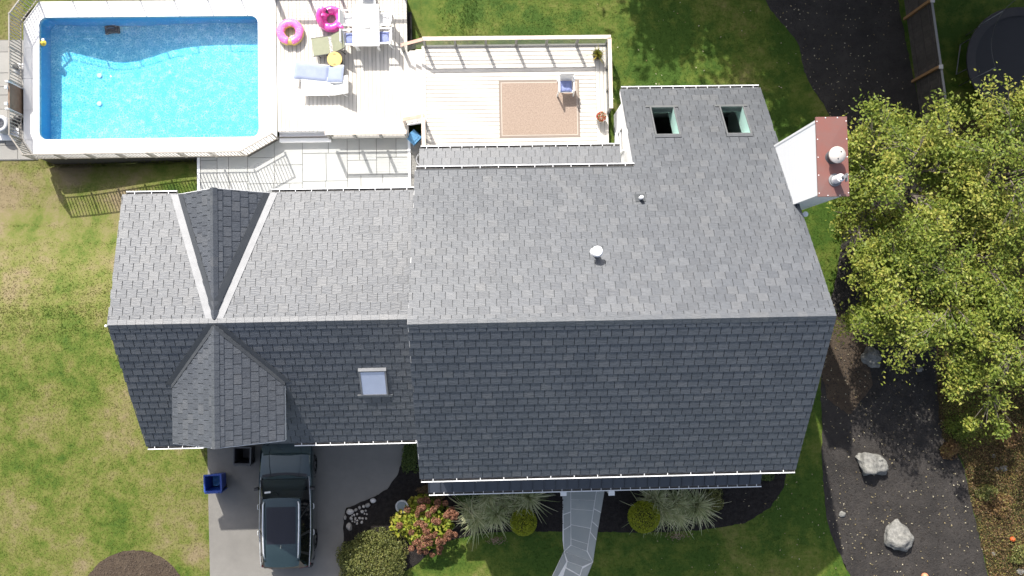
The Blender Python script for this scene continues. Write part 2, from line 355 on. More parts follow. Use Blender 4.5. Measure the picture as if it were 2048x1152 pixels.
# lawn: one terrain sheet to the horizon, fine in the middle
def axis(lo, hi, st, far): return [-far, -far*.5, -far*.25, lo-8, lo-3] + list(np.arange(lo, hi+1e-6, st)) + [hi+3, hi+8, far*.25, far*.5, far]
ax = axis(-24, 24, .75, 240); ay = axis(-14, 16, .75, 240)
XX, YY = np.meshgrid(ax, ay, indexing='ij')
ZZ = zg(XX, YY) - 2.2*(((XX > -17) & (XX < -8) & (YY > 6.7) & (YY < 12.2)))
Vg = np.stack([XX, YY, ZZ], -1).reshape(-1, 3); ny = len(ay)
b = B(); b.V = [tuple(map(float, v)) for v in Vg]; b.T = [.5]*len(b.V)
b.F = [(i*ny+j, (i+1)*ny+j, (i+1)*ny+j+1, i*ny+j+1) for i in range(len(ax)-1) for j in range(ny-1)]
struct(b.build('lawn', MATS['lawn'], smooth=True))
sheet('driveway', DRIVE, .012, ASPH)
sheet('front_mulch_bed', roughpoly(BEDW, .12, .02, rng), .022, MULCH)
sheet('entry_mulch_bed', roughpoly(BEDE, .12, .02, rng), .022, MULCH)
sheet('mulch_path', roughpoly(smoothpoly(PATH, 1), .15, .025, rng), .016, PATHM)
sheet('scrub_ground', roughpoly(SCRUBP, .2, .06, rng), .02, SCRUB)
sheet('mulch_ring', roughpoly(RING, .1, .02, rng), .02, SOIL)
sheet('soil_strip', roughpoly(P2([(12.83, 0.03, 0), (13.99, 0.1, 0), (14.62, -1.25, 0), (14.76, -2.77, 0), (13.86, -3.89, 0), (13.01, -3.31, 0), (12.69, -1.78, 0)]), .12, .05, rng), .024, SOIL)
def rough_mound(name, poly, z, h, m, step, seed):
    # loose crumbs lying on a sheet, a few centimetres each
    pass
def chips(name, poly, n, size, m, z, seed, label, cat, tl=.1):
    r = np.random.default_rng(seed); xs = [p[0] for p in poly]; ys = [p[1] for p in poly]
    x = r.uniform(max(min(xs), -22), min(max(xs), 22), n*4); y = r.uniform(max(min(ys), -11), min(max(ys), 14), n*4)
    k = inpoly(x, y, poly); x = x[k][:n]; y = y[k][:n]; n = len(x)
    P = np.stack([x, y, np.full(n, z) + r.uniform(.0, .02, n)], 1)
    return stuff(put(name, leafgeo(name, P, size, m, seed, up=2.2, aspect=.45)), label, cat)
def leafgeo(name, P, size, m, seed, up=.6, aspect=.55, tint=None, fold=.18):
    r = np.random.default_rng(seed); n = len(P); P = np.asarray(P)
    nn = r.normal(size=(n, 3)); nn[:, 2] = np.abs(nn[:, 2]) + up; nn /= np.linalg.norm(nn, axis=1)[:, None]
    a = r.normal(size=(n, 3)); a -= (a*nn).sum(1)[:, None]*nn; a /= np.linalg.norm(a, axis=1)[:, None]; t = np.cross(nn, a)
    L = (size*r.uniform(.6, 1.25, n))[:, None]
    V = np.stack([P - a*L*.5, P + t*L*aspect*.5 + nn*L*fold*.5, P + a*L*.5, P - t*L*aspect*.5 + nn*L*fold*.5], 1)
    return npmesh(name, V, 4, m, r.uniform(0, 1, n) if tint is None else tint)
chips('bark_chips_front', BEDW, 5000, .07, mat('mulch_chip', (.014, .012, .012), (.034, .029, .027), 9, .9, spec=.1), .025, 1, 'black bark chips strewn over the bed left of the walkway', 'mulch')
chips('bark_chips_entry', BEDE, 3500, .07, MATS['mulch_chip'], .025, 2, 'black bark chips strewn over the bed right of the walkway', 'mulch')
chips('bark_chips_path', PATH, 14000, .07, mat('path_chip', (.028, .025, .024), (.062, .054, .048), 7, .9, spec=.1), .02, 3, 'dark bark chips covering the wide path beside the house', 'mulch')
chips('bark_chips_ring', RING, 1800, .07, mat('ring_chip', (.06, .045, .036), (.12, .095, .075), 7, .9, spec=.1), .024, 4, 'brown bark chips in the round bed on the left lawn', 'mulch')
# the neighbourhood's woods all round, far outside the picture
def woods():
    r = np.random.default_rng(2); n_ = 9000; a = r.uniform(0, 2*np.pi, n_); d = r.uniform(62, 92, n_); top = 11+3*np.sin(a*9)+2.5*np.sin(a*23+1)+1.5*np.sin(a*57)
    P = np.stack([np.cos(a)*d, np.sin(a)*d, r.uniform(0, 1, n_)**.7*top], 1)
    o = put('far_woods', leafgeo('far_woods', P, 3.2, mat('woods_leaf', (.035, .05, .016), (.07, .085, .025), .1, .8), 9, up=.1, aspect=.8)); stuff(o, 'green woods ringing the garden beyond the picture', 'woods')
woods()
# grass blades
def grass(name, n, seed, label):
    r = np.random.default_rng(seed)
    x = r.uniform(-21.5, 21.5, n); y = r.uniform(-11.2, 14.2, n)
    k = np.ones(n, bool)
    for p in (DRIVE, BEDW, BEDE, PATH, SCRUBP, RING, WALK, PATIO, PAD, DECKL, DECKU, HOUSE, WING, [(-2.75, 4), (-1.8, 4), (-1.8, 7.2), (-2.75, 7.2)]): k &= ~inpoly(x, y, p)
    x = x[k]; y = y[k]; n = len(x); z = zg(x, y)
    th = r.uniform(0, 2*np.pi, n); h = r.uniform(.006, .022, n); wd = r.uniform(.010, .020, n); ln = r.uniform(.035, .09, n); la = r.uniform(0, 2*np.pi, n)
    c, s = np.cos(th)*wd, np.sin(th)*wd
    V = np.stack([np.stack([x-c, y-s, z-.005], 1), np.stack([x+c, y+s, z-.005], 1), np.stack([x+np.cos(la)*ln, y+np.sin(la)*ln, z+h], 1)], 1)
    o = put(name, npmesh(name, V, 3, MATS['grass_blade'], r.uniform(0, 1, n))); stuff(o, label, 'grass')
grass('grass', 620000, 11, 'short patchy lawn grass around the house')
# rear patio of rectangular flagstones
def split(r, mn, rg, out):
    x0, x1, y0, y1 = r; w_, h_ = x1-x0, y1-y0
    if (w_ < mn*2 and h_ < mn*2) or (w_*h_ < 1.0 and rg.random() < .5) or w_*h_ < .3: out.append(r); return
    f = rg.uniform(.35, .65)
    if w_ > h_: split((x0, x0+w_*f, y0, y1), mn, rg, out); split((x0+w_*f, x1, y0, y1), mn, rg, out)
    else: split((x0, x1, y0, y0+h_*f), mn, rg, out); split((x0, x1, y0+h_*f, y1), mn, rg, out)
b = B().box(-10.88, -2.72, 3.9, 7.2, -1.1, -.765)
pat = struct(b.build('patio', MORTARD))
out = []; split((-10.78, -2.80, 4.4, 7.2), .55, random.Random(9), out)
for (x0, x1, y0, y1) in out:
    b = B(); b.t = rng.random(); b.box(x0+.009, x1-.009, y0+.009, y1-.009, -.79, -.75+rng.uniform(-.002, .002), .006); b.build('flagstone', STONEP, pat)
for x in (-10.86, -2.78):
    B().box(x-.04, x+.06, 4.2, 7.15, -1.1, -.735).build('edging_strip', TRIM, pat)
# paver pad left of the pool
pad = struct(B().box(-21, -17.3, 6.6, 11.35, -1.75, -1.515).build('paver_pad', MORTARD))
out = []; split((-20.9, -17.32, 6.62, 11.33), .42, random.Random(3), out)
for (x0, x1, y0, y1) in out:
    b = B(); b.t = rng.random(); b.box(x0+.008, x1-.008, y0+.008, y1-.008, -1.55, -1.50+rng.uniform(-.003, .003), .006); b.build('paver', PADST, pad)
sheet('gravel_strip', [(-2.74, 3.8), (-1.75, 3.8), (-1.75, 7.3), (-2.74, 7.3)], -.80, GRAVEL)
# front walkway
wk = B(); wk.prism(WALK[::-1], -.05, .03); walk = struct(wk.build('walkway', MORTAR))
def paver(pts, sh=.015):
    c = (sum(p[0] for p in pts)/len(pts), sum(p[1] for p in pts)/len(pts)); q = []
    for p in pts:
        d = math.hypot(p[0]-c[0], p[1]-c[1]); f = 1 - sh*1.5/max(d, .05); q.append((c[0]+(p[0]-c[0])*f, c[1]+(p[1]-c[1])*f))
    b = B(); b.t = rng.random(); b.prism(q, .0, .042+rng.uniform(-.002, .002)); b.build('paver', BLUEST, walk)
def lerp(a, b_, t): return (a[0]+(b_[0]-a[0])*t, a[1]+(b_[1]-a[1])*t)
LO, LI = [(2.83, -6.37, 0), (2.83, -8.72, 0)], [(3.13, -6.38, 0), (3.09, -8.5, 0)]
RO, RI = [(4.43, -6.41, 0), (3.91, -9.15, 0)], [(4.13, -6.4, 0), (3.7, -8.74, 0)]
for a, c in ((0, .2), (.2, .36), (.36, .64), (.64, .89), (.89, 1)): paver([lerp(*LI, a), lerp(*RI, a), lerp(*RI, c), lerp(*LI, c)])
for a, c in ((0, .42), (.42, .66), (.66, 1)): paver([lerp(*LO, a), lerp(*LI, a), lerp(*LI, c), lerp(*LO, c)])
for a, c in ((0, .33), (.33, .53), (.53, .70), (.70, 1)): paver([lerp(*RI, a), lerp(*RO, a), lerp(*RO, c), lerp(*RI, c)])
A0, A1, A2, A3 = (2.83, -8.72, 0), (3.09, -8.5, 0), (3.7, -8.74, 0), (3.91, -9.15, 0)
B0, B1, B2, B3 = (1.9, -11.5), (2.94, -9.13, 0), (3.51, -9.44, 0), (3.4, -11.5)
paver([A0, A1, A2, A3]); paver([A0, A3, (3.52, -9.31, 0), (2.94, -9.09, 0)])
paver([(2.94, -9.09, 0), (3.52, -9.31, 0), (3.41, -9.62, 0), (2.88, -9.31, 0)])
paver([(2.88, -9.33, 0), (3.41, -9.64, 0), (2.75, -11.4), (2.2, -11.4)])
paver([A0, (2.92, -9.09, 0), (2.51, -9.78, 0), (1.9, -11.4), (2.36, -9.63, 0)])
paver([A3, (3.68, -9.67, 0), (3.3, -11.4), (2.85, -11.4), (3.51, -9.37, 0)])
# ------------------------------------------------------------------ the house
house = thing('house', 'white two-storey house with dark slate-look shingle roof and attached garage wing', 'house', (3, 0, 0))
TW, TE = .31, .28
class Slope:
    def __init__(s, o, u, v):
        s.o = Vector(o); s.u = Vector(u).normalized(); s.v = Vector(v).normalized(); s.n = s.u.cross(s.v)
        if s.n.z < 0: s.n = -s.n
    def p(s, u, v, h=0): return s.o + s.u*u + s.v*v + s.n*h
    def M(s, u, v):
        m = Matrix((s.u, s.v, s.n)).transposed().to_4x4(); m.translation = s.p(u, v); return m
def clip(poly, half):   # keep a*u+b*v<=c
    a, b_, c = half; out = []
    for i in range(len(poly)):
        p, q = poly[i], poly[(i+1) % len(poly)]; dp = a*p[0]+b_*p[1]-c; dq = a*q[0]+b_*q[1]-c
        if dp <= 0: out.append(p)
        if (dp < 0 < dq) or (dq < 0 < dp): t = dp/(dp-dq); out.append((p[0]+(q[0]-p[0])*t, p[1]+(q[1]-p[1])*t))
    return out
def halves(poly):
    area = sum(poly[i][0]*poly[(i+1) % len(poly)][1]-poly[(i+1) % len(poly)][0]*poly[i][1] for i in range(len(poly)))
    if area < 0: poly = poly[::-1]
    H = []
    for i in range(len(poly)):
        (x0, y0), (x1, y1) = poly[i], poly[(i+1) % len(poly)]; a, b_ = y1-y0, -(x1-x0); H.append((a, b_, a*x0+b_*y0))
    return H
def minus(r, h):
    x0, x1, y0, y1 = r; a0, a1, b0, b1 = h
    if a0 >= x1 or a1 <= x0 or b0 >= y1 or b1 <= y0: return [r]
    o = []
    if y0 < b0: o.append((x0, x1, y0, b0))
    if y1 > b1: o.append((x0, x1, b1, y1))
    m0, m1 = max(y0, b0), min(y1, b1)
    if x0 < a0: o.append((x0, a0, m0, m1))
    if x1 > a1: o.append((a1, x1, m0, m1))
    return o
def rects_minus(rs, holes):
    for h in holes: rs = [q for r in rs for q in minus(r, h)]
    return rs
def emit(b, sl, poly, v0, rg):
    n = len(poly)
    if n < 3: return
    hh = lambda v: .006 + .021*(v-v0)/TE
    g1, g2 = rg.gauss(0, .012), rg.gauss(0, .010); uc = sum(p[0] for p in poly)/n
    top = [sl.p(u, v, hh(v) + g1*(u-uc) + g2*(v-v0-TE)) for u, v in poly]; bot = [sl.p(u, v, -.004) for u, v in poly]
    b.t = rg.random(); b.add(top + bot, [tuple(range(n))] + [(i, (i+1) % n, n+(i+1) % n, n+i) for i in range(n)])
TILEME = []
trg = random.Random(77)
for k in range(14):
    b = B(); b.t = (k+.5)/14
    w2 = TW/2-.011; j = [trg.uniform(-.005, .005) for _ in range(4)]
    g1, g2 = trg.gauss(0, .012), trg.gauss(0, .010); top = [(-w2, 0, .006), (w2, 0, .006), (w2, TE+j[0], .027), (w2*.3, TE+j[1], .027), (-w2*.4, TE+j[2], .027), (-w2, TE+j[3], .027)]; top = [(p[0], p[1], p[2]+g1*p[0]+g2*(p[1]-TE)) for p in top]
    n = 6; b.add(top + [(p[0], p[1], -.004) for p in top], [tuple(range(n))] + [(i, (i+1) % n, n+(i+1) % n, n+i) for i in range(n)])
    TILEME.append(b.mesh('shingle', MATS['shingle'], fixn=True))
def tile_rects(sl, L, rows, xr, holes, part, singles=0, seed=1):
    """courses of shingles over rect ranges; xr(row)->(u0,u1)"""
    rg = random.Random(seed); b = B(); made = 0
    for r in range(rows):
        v0 = r*TE; v1 = min((r+1)*TE+rg.uniform(-.004, .004), L)
        if v1-v0 < .03: continue
        u0, u1 = xr(v0 + TE/2); off = -((r*.5 + rg.uniform(-.12, .12)) % 1)*TW; u = u0+off
        while u < u1-.02:
            a0, a1 = max(u+.011, u0), min(u+TW-.011, u1); u += TW
            if a1-a0 < .006: continue
            full = a1-a0 > TW-.026 and v1-v0 > TE-.01
            ps = rects_minus([(a0, a1, v0, v1)], holes)
            if made < singles and full and len(ps) == 1 and ps[0] == (a0, a1, v0, v1):
                put('shingle', rg.choice(TILEME), part, False, sl.M((a0+a1)/2, v0)); made += 1; continue
            for (p0, p1, q0, q1) in ps: emit(b, sl, [(p0, q0), (p1, q0), (p1, q1), (p0, q1)], v0, rg)
    stuff(b.build('shingle_courses', MATS['shingle'], part, fixn=False))
def tile_poly(sl, poly, part, seed=1, off0=0):
    rg = random.Random(seed); H = halves(poly); b = B()
    us = [p[0] for p in poly]; vs_ = [p[1] for p in poly]
    r = 0
    while r*TE < max(vs_):
        v0 = r*TE; u = min(us) - ((r*.5+rg.uniform(-.1, .1)+off0) % 1)*TW
        while u < max(us):
            q = [(u+.010, v0), (u+TW-.010, v0), (u+TW-.010, v0+TE), (u+.010, v0+TE)]
            for h in H:
                q = clip(q, h)
                if len(q) < 3: break
            if len(q) >= 3: emit(b, sl, q, v0, rg)
            u += TW
        r += 1
    stuff(b.build('shingle_courses', MATS['shingle'], part, fixn=False))
def ridge_caps(a, c, part, drop, wd=.17, seed=1, lift=.03):
    """drop: slope on the two sides (rise per metre)"""
    a, c = Vector(a), Vector(c); d = (c-a); L = d.length; d.normalize(); s = Vector((d.y, -d.x, 0)).normalized(); rg = random.Random(seed)
    n = max(1, round(L/.27)); st = L/n
    for i in range(n):
        p0 = a + d*(i*st); p1 = a + d*((i+1)*st+.012)
        b = B(); b.t = rg.random()*.6+.4
        def ring(p, l): 
            e1 = p + s*wd*math.cos(math.atan(drop[0])) - Vector((0, 0, drop[0]*wd*math.cos(math.atan(drop[0])) - l)); e2 = p - s*wd*math.cos(math.atan(drop[1])) - Vector((0, 0, drop[1]*wd*math.cos(math.atan(drop[1])) - l))
            return [e1, p + Vector((0, 0, l+.006)), e2]
        A = ring(p0, lift); C = ring(p1, lift+.012); th = Vector((0, 0, -.022))
        V = A + C + [v+th for v in A] + [v+th for v in C]
        b.add(V, [(0, 1, 4, 3), (1, 2, 5, 4), (6, 9, 10, 7), (7, 10, 11, 8), (0, 3, 9, 6), (2, 8, 11, 5), (3, 4, 10, 9), (4, 5, 11, 10), (0, 6, 7, 1), (1, 7, 8, 2)])
        b.build('ridge_cap', MATS['shingle'], part)
PM, YM, ZM = .768, -.08, 9.0            # main roof: pitch, ridge line, ridge height
X0, X1 = -2.1, 9.87
cm = 1/math.sqrt(1+PM*PM)
VM = lambda dy: dy/cm
mroof = B()
SN = Slope((X0, YM, ZM), (1, 0, 0), (0, 1, -PM)); SS = Slope((X0, YM, ZM), (1, 0, 0), (0, -1, -PM))
LN1, LN2, LS = VM(4.88-YM), VM(8.0-YM), VM(YM+5.0)
XB = 4.95 - X0
SKY = [(5.87-X0, 6.63-X0, VM(6.03-YM), VM(7.12-YM)), (8.27-X0, 9.03-X0, VM(6.03-YM), VM(7.12-YM))]
def slab_rects(b, sl, rs, th=.14):
    for (u0, u1, v0, v1) in rs:
        b.slab([sl.p(u0, v0, -.006), sl.p(u1, v0, -.006), sl.p(u1, v1, -.006), sl.p(u0, v1, -.006)], sl.n, th)
slab_rects(mroof, SN, rects_minus([(0, X1-X0, 0, LN1), (XB, X1-X0, LN1, LN2)], SKY)); slab_rects(mroof, SS, [(0, X1-X0, 0, LS)])
main_roof = mroof.build('main_roof', FLASHD, house)
tile_rects(SN, LN2, 40, lambda v: (-.03, X1-X0+.03) if v < LN1 else (XB-.03, X1-X0+.03), SKY + [(-1, XB-.03, LN1-.0, 20)], main_roof, 300, 21)
tile_rects(SS, LS, 30, lambda v: (-.03, X1-X0+.03), [], main_roof, 0, 22)
ridge_caps((X0, YM, ZM), (X1, YM, ZM), main_roof, (PM, PM), .17, 3)
def rake(sl, u, v0, v1, part, sgn):   # white board under the roof edge
    b = B(); a = [sl.p(u, v0, -.035), sl.p(u, v1, -.035)]
    q = [a[0], a[1], a[1]-sl.n*.17, a[0]-sl.n*.17]; t_ = sl.u*sgn*.018
    b.hull8(q, [p+t_ for p in q]); return b.build('rake_board', TRIM, part)
for sl, L_ in ((SN, LN1), (SS, LS)): rake(sl, -.002, 0, L_, main_roof, -1)
rake(SN, X1-X0+.002, 0, LN2, main_roof, 1); rake(SS, X1-X0+.002, 0, LS, main_roof, 1); rake(SN, XB-.002, LN1, LN2, main_roof, -1)
def gutter(x0, x1, y, z, side, n):     # open trough along x; side = +1 faces north
    y0, y1 = (y, y+.09*side); g = []
    prof = [(y0, z), (y0, z-.10), (y1, z-.10), (y1, z+.005), (y1-.028*side, z+.005), (y1-.028*side, z-.004), (y1-.012*side, z-.088), (y0+.012*side, z-.088), (y0+.012*side, z)]
    b = B(); m = len(prof)
    V = [(x0, p[0], p[1]) for p in prof] + [(x1, p[0], p[1]) for p in prof]
    b.add(V, [(i, (i+1) % m, m+(i+1) % m, m+i) for i in range(m)])
    b.box(x0, x0+.012, min(y0, y1), max(y0, y1), z-.1, z+.003); b.box(x1-.012, x1, min(y0, y1), max(y0, y1), z-.1, z+.003)
    o = b.build('gutter', GUTIN, house)
    B().box(x0-.002, x1+.002, min(y1-.028*side, y1+.006*side), max(y1-.028*side, y1+.006*side), z+.006, z+.012).build('front_lip', TRIM, o); B().box(x0-.002, x1+.002, min(y1+.001*side, y1+.006*side), max(y1+.001*side, y1+.006*side), z-.1, z+.005).build('front_face', TRIM, o)
    for k in range(n):
        x = x0 + (x1-x0)*(k+.5)/n
        B().box(x-.010, x+.010, min(y0-.01*side, y1), max(y0-.01*side, y1), z+.013, z+.024).build('hanger', TRIM, o)
    return o
# shingle tips stand .03 above the slope, so the trough sits just under and outside the eave
ZE = lambda y: ZM - PM*abs(y-YM)
gutter(X0+.02, 4.95, 4.885, ZE(4.88)+.01, 1, 12); gutter(4.97, X1-.03, 8.005, ZE(8.0)+.01, 1, 12); gutter(X0+.02, X1, -5.005, ZE(-5.0)+.01, -1, 16)
# walls (hollow)
def wall(x0, x1, y0, y1, z0, z1): return B().box(x0, x1, y0, y1, z0, z1).build('wall', SIDING, house)
zs = lambda y: ZM - PM*abs(y-YM) - .22
wall(-1.8, 9.57, -4.7, -4.56, -.3, zs(-4.7)); wall(-1.8, 5.1, 4.44, 4.58, -1.2, zs(4.58)); wall(5.1, 9.57, 7.58, 7.72, -.6, zs(7.72))
def gwall(x, t, prof):
    b = B(); n = len(prof); V = [(x, p[0], p[1]) for p in prof] + [(x+t, p[0], p[1]) for p in prof]
    b.add(V, [tuple(range(n-1, -1, -1)), tuple(range(n, 2*n))] + [(i, (i+1) % n, n+(i+1) % n, n+i) for i in range(n)]); return b.build('wall', SIDING, house)
gwall(-1.8, .14, [(-4.56, -1.2), (4.44, -1.2), (4.44, zs(4.44)), (YM, zs(YM)), (-4.56, zs(-4.56))])
gwall(9.43, .14, [(-4.56, -.3), (7.58, -.3), (7.58, zs(7.58)), (YM, zs(YM)), (-4.56, zs(-4.56))])
NW = gwall(5.1, .14, [(4.58, -.6), (7.58, -.6), (7.58, zs(7.58)), (4.58, zs(4.58))])
B().box(-1.6, 9.4, -4.5, 4.4, -.1, .3).build('floor', DARKROOM, house); B().box(5.3, 9.4, 4.4, 7.5, -.1, .3).build('floor', DARKROOM, house)
def window_x(x, y0, y1, z0, z1, sgn):   # window in a wall facing +-x
    o = B().box(min(x, x+sgn*.02), max(x, x+sgn*.02), y0, y1, z0, z1).build('window', GLASSD, house)
    b = B(); xa, xb = min(x, x+sgn*.05), max(x, x+sgn*.05)
    for q in ((y0-.09, y0, z0-.09, z1+.09), (y1, y1+.09, z0-.09, z1+.09), (y0, y1, z0-.09, z0), (y0, y1, z1, z1+.09), (y0, y1, (z0+z1)/2-.02, (z0+z1)/2+.02)): b.box(xa, xb, *q)
    b.build('frame', TRIM, o); B().box(min(x, x+sgn*.09), max(x, x+sgn*.09), y0-.1, y1+.1, z0-.13, z0-.091).build('sill', TRIM, o)
def window_y(x0, x1, y, z0, z1, sgn, nm='window'):
    o = B().box(x0, x1, min(y, y+sgn*.02), max(y, y+sgn*.02), z0, z1).build(nm, GLASSD, house)
    b = B(); ya, yb = min(y, y+sgn*.05), max(y, y+sgn*.05)
    for q in ((x0-.09, x0, z0-.09, z1+.09), (x1, x1+.09, z0-.09, z1+.09), (x0, x1, z0-.09, z0), (x0, x1, z1, z1+.09), (x0, x1, (z0+z1)/2-.02, (z0+z1)/2+.02)): b.box(q[0], q[1], ya, yb, q[2], q[3])
    b.build('frame', TRIM, o)
window_x(5.1, 6.0, 6.75, 1.1, 2.3, -1)
for x in (-.6, 1.6, 3.9, 6.0, 8.0): window_y(x-.45, x+.45, -4.7, 3.9, 4.9, -1)
for x in (-.2, 1.6, 6.4, 8.2): window_y(x-.45, x+.45, -4.7, 1.0, 2.4, -1)
o = B().box(3.45, 4.4, -4.74, -4.7, .2, 2.3).build('door', mat('front_door', (.05, .07, .10)), house); B().lathe([(0, 0), (.03, 0), (.03, .06), (0, .06)], (4.3, -4.76, 1.2), 8, False).build('handle', FLASH, o)
window_y(.2, 2.2, 4.58, .4, 2.4, 1, 'patio_door')
# skylights in the rear wing
def skylight(r, sl, closed=False):
    u0, u1, v0, v1 = r; root = None
    def ringbox(u0, u1, v0, v1, wd, h0, h1):
        b = B()
        for (a0, a1, c0, c1) in ((u0-wd, u1+wd, v0-wd, v0), (u0-wd, u1+wd, v1, v1+wd), (u0-wd, u0, v0, v1), (u1, u1+wd, v0, v1)):
            b.hull8([sl.p(a0, c0, h0), sl.p(a1, c0, h0), sl.p(a1, c1, h0), sl.p(a0, c1, h0)], [sl.p(a0, c0, h1), sl.p(a1, c0, h1), sl.p(a1, c1, h1), sl.p(a0, c1, h1)])
        return b
    root = ringbox(u0, u1, v0, v1, .05, -.02, .085).build('skylight', SKYF if not closed else FLASH, house)
    fl = B(); fl.hull8([sl.p(u0-.18, v1+.052, .0), sl.p(u1+.18, v1+.052, .0), sl.p(u1+.18, v1+.16, .0), sl.p(u0-.18, v1+.16, .0)], [sl.p(u0-.18, v1+.052, .05), sl.p(u1+.18, v1+.052, .05), sl.p(u1+.18, v1+.16, .034), sl.p(u0-.18, v1+.16, .034)])
    fl.build('apron_flashing', SKYF if not closed else FLASH, root)
    hd = B(); hd.hull8([sl.p(u0-.06, v0-.12, 0), sl.p(u1+.06, v0-.12, 0), sl.p(u1+.06, v0-.052, 0), sl.p(u0-.06, v0-.052, 0)], [sl.p(u0-.06, v0-.12, .04), sl.p(u1+.06, v0-.12, .04), sl.p(u1+.06, v0-.052, .10), sl.p(u0-.06, v0-.052, .10)])
    hd.build('head_flashing', SKYF if not closed else FLASH, root)
    pn = B(); pn.add([sl.p(u0+.001, v0+.001, .075), sl.p(u1-.001, v0+.001, .075), sl.p(u1-.001, v1-.001, .075), sl.p(u0+.001, v1-.001, .075)], [(0, 1, 2, 3)])
    pn.build('pane', PANE if not closed else mat('blind_glass', (.42, .47, .60), (.38, .43, .55), 3, .08, spec=.6), root)
    if not closed:
        b = B(); dn = Vector((0, 0, -.85)); c = [sl.p(u0+.002, v0+.002, .066), sl.p(u1-.002, v0+.002, .066), sl.p(u1-.002, v1-.002, .066), sl.p(u0+.002, v1-.002, .066)]
        for i in range(4):
            p, q = c[i], c[(i+1) % 4]; b.add([p, q, q+dn, p+dn], [(0, 1, 2, 3)])
        b.build('light_well', WELL, root)
    return root
for r in SKY: skylight(r, SN)
# lower pent roof at the back
SP = Slope((-2.1, 4.585, 3.45), (1, 0, 0), (0, 1.4, -.6))
pl = math.hypot(1.4, .6)
b = B(); slab_rects(b, SP, [(0, 6.96, 0, pl)], .12); pent = b.build('pent_roof', FLASHD, house)
tile_rects(SP, pl, 8, lambda v: (-.03, 6.96), [], pent, 0, 31)
gutter(-2.08, 4.86, 5.99, 2.87, 1, 17)
rake(SP, -.002, 0, pl, pent, -1)
B().box(-2.0, 4.8, 5.6, 5.7, 2.62, 2.76).build('pent_beam', TRIM, house)
for x in (-1.95, 4.7): B().box(x-.06, x+.06, 5.59, 5.71, .3, 2.62).build('pent_post', TRIM, house)
# front porch roof, standing seam panels
npn = 29; xa, xb = -2.0, 9.42
prf = B(); SPo = Slope((xa, -4.72, 3.56), (1, 0, 0), (0, -1.1, -.5)); ppl = math.hypot(1.1, .5)
slab_rects(prf, SPo, [(0, xb-xa, 0, ppl)], .1); porch = prf.build('porch_roof', METALROOF, house)
pw = (xb-xa)/npn
for i in range(npn):
    b = B(); u0, u1 = i*pw, (i+1)*pw
    pr = [(u0+.003, .002), (u0+.003, .036), (u0+.022, .036), (u0+.026, .008), (u1-.003, .006), (u1-.003, .002)]
    m = len(pr); V = [SPo.p(u, 0.0, h) for u, h in pr] + [SPo.p(u, ppl+.02, h) for u, h in pr]
    b.add(V, [(k, (k+1) % m, m+(k+1) % m, m+k) for k in range(m)] + [tuple(range(m)), tuple(range(2*m-1, m-1, -1))]); b.build('roof_panel', METALROOF, porch)
gutter(xa+.02, xb+.02, -5.845, 3.04, -1, 34)
B().box(xa+.1, xb-.1, -5.7, -5.58, 2.75, 2.92).build('porch_beam', TRIM, house)
B().box(3.05, 4.8, -5.9, -4.72, -.1, .17).build('porch_step', BLUEST, house)
for x, y, _ in ((2.62, -5.96, 2.9), (4.28, -5.99, 2.9)):
    y -= .10; o = B().box(x-.085, x+.085, y-.02, y+.15, .16, 2.86).build('column', TRIM, house)
    B().box(x-.105, x+.105, y-.04, y+.17, 2.80, 2.90).build('capital', TRIM, o); B().box(x-.10, x+.10, y-.045, y+.155, .0, .25).build('plinth', TRIM, o)
for x in (-1.4, 8.9): B().box(x-.075, x+.075, -5.72, -5.57, .0, 2.75).build('column', TRIM, house)
# chimney
chm = B().box(9.72, 10.52, 3.42, 5.58, -.3, 8.5).build('chimney', SIDING, house)
b = B(); 
for x in (9.71, 10.47): 
    for y in (3.41, 5.53): b.box(x-.004, x+.064, y-.004, y+.064, -.25, 8.44)
b.build('corner_board', TRIM, chm)
b = B(); b.box(9.67, 10.58, 3.35, 5.66, 8.46, 8.52); b.add([(9.67, 3.35, 8.52), (10.58, 3.35, 8.52), (10.58, 5.66, 8.52), (9.67, 5.66, 8.52), (10.1, 4.1, 8.545), (10.1, 4.9, 8.545)], [(0, 1, 4), (1, 2, 5, 4), (2, 3, 5), (3, 0, 4, 5)]); b.build('cap', COPPER, chm)
b = B()
for k in range(5):
    y = 3.45+k*.52
    for x in (9.70, 10.55): b.lathe([(0, 0), (.016, 0), (.016, .02), (0, .02)], (x, y, 8.515), 6, False)
for x in (9.95, 10.3):
    for y in (3.38, 5.63): b.lathe([(0, 0), (.016, 0), (.016, .02), (0, .02)], (x, y, 8.515), 6, False)
b.build('cap_screws', TRIM, chm)
fx, fy, _ = (10.1, 4.48, 8.98)
o = B().lathe([(.0, 0), (.20, 0), (.17, .05), (.17, .36), (0, .36)], (fx, fy, 8.53), 24, False).build('flue_pipe', FLASHD, chm)
fcap = mat('flue_cap_metal', (.62, .58, .54), (.50, .45, .41), 6, .4, metal=.2)
B().lathe([(.0, .03), (.235, 0), (.242, .03), (.235, .075), (.06, .10), (0, .10)], (fx, fy, 8.89), 28, False).build('flue_cap', fcap, chm, True)
b = B()
for a in (40, 140, 270): b.lathe([(0, 0), (.022, 0), (.022, .015), (0, .015)], (fx+.12*math.cos(R(a)), fy+.12*math.sin(R(a)), 8.972), 8, False)
b.build('cap_rivets', DARKM, chm)
gx, gy, _ = (10.16, 3.82, 8.62)
B().lathe([(0, 0), (.185, 0), (.185, .05), (.15, .06), (.15, .10), (0, .10)], (gx, gy, 8.52), 22, False).build('flue_collar', FLASH, chm)
B().lathe([(0, 0), (.115, 0), (.115, .36), (.07, .37), (.07, .42), (0, .42)], (gx, gy, 8.62), 20, False).build('gas_flue', TRIM, chm)
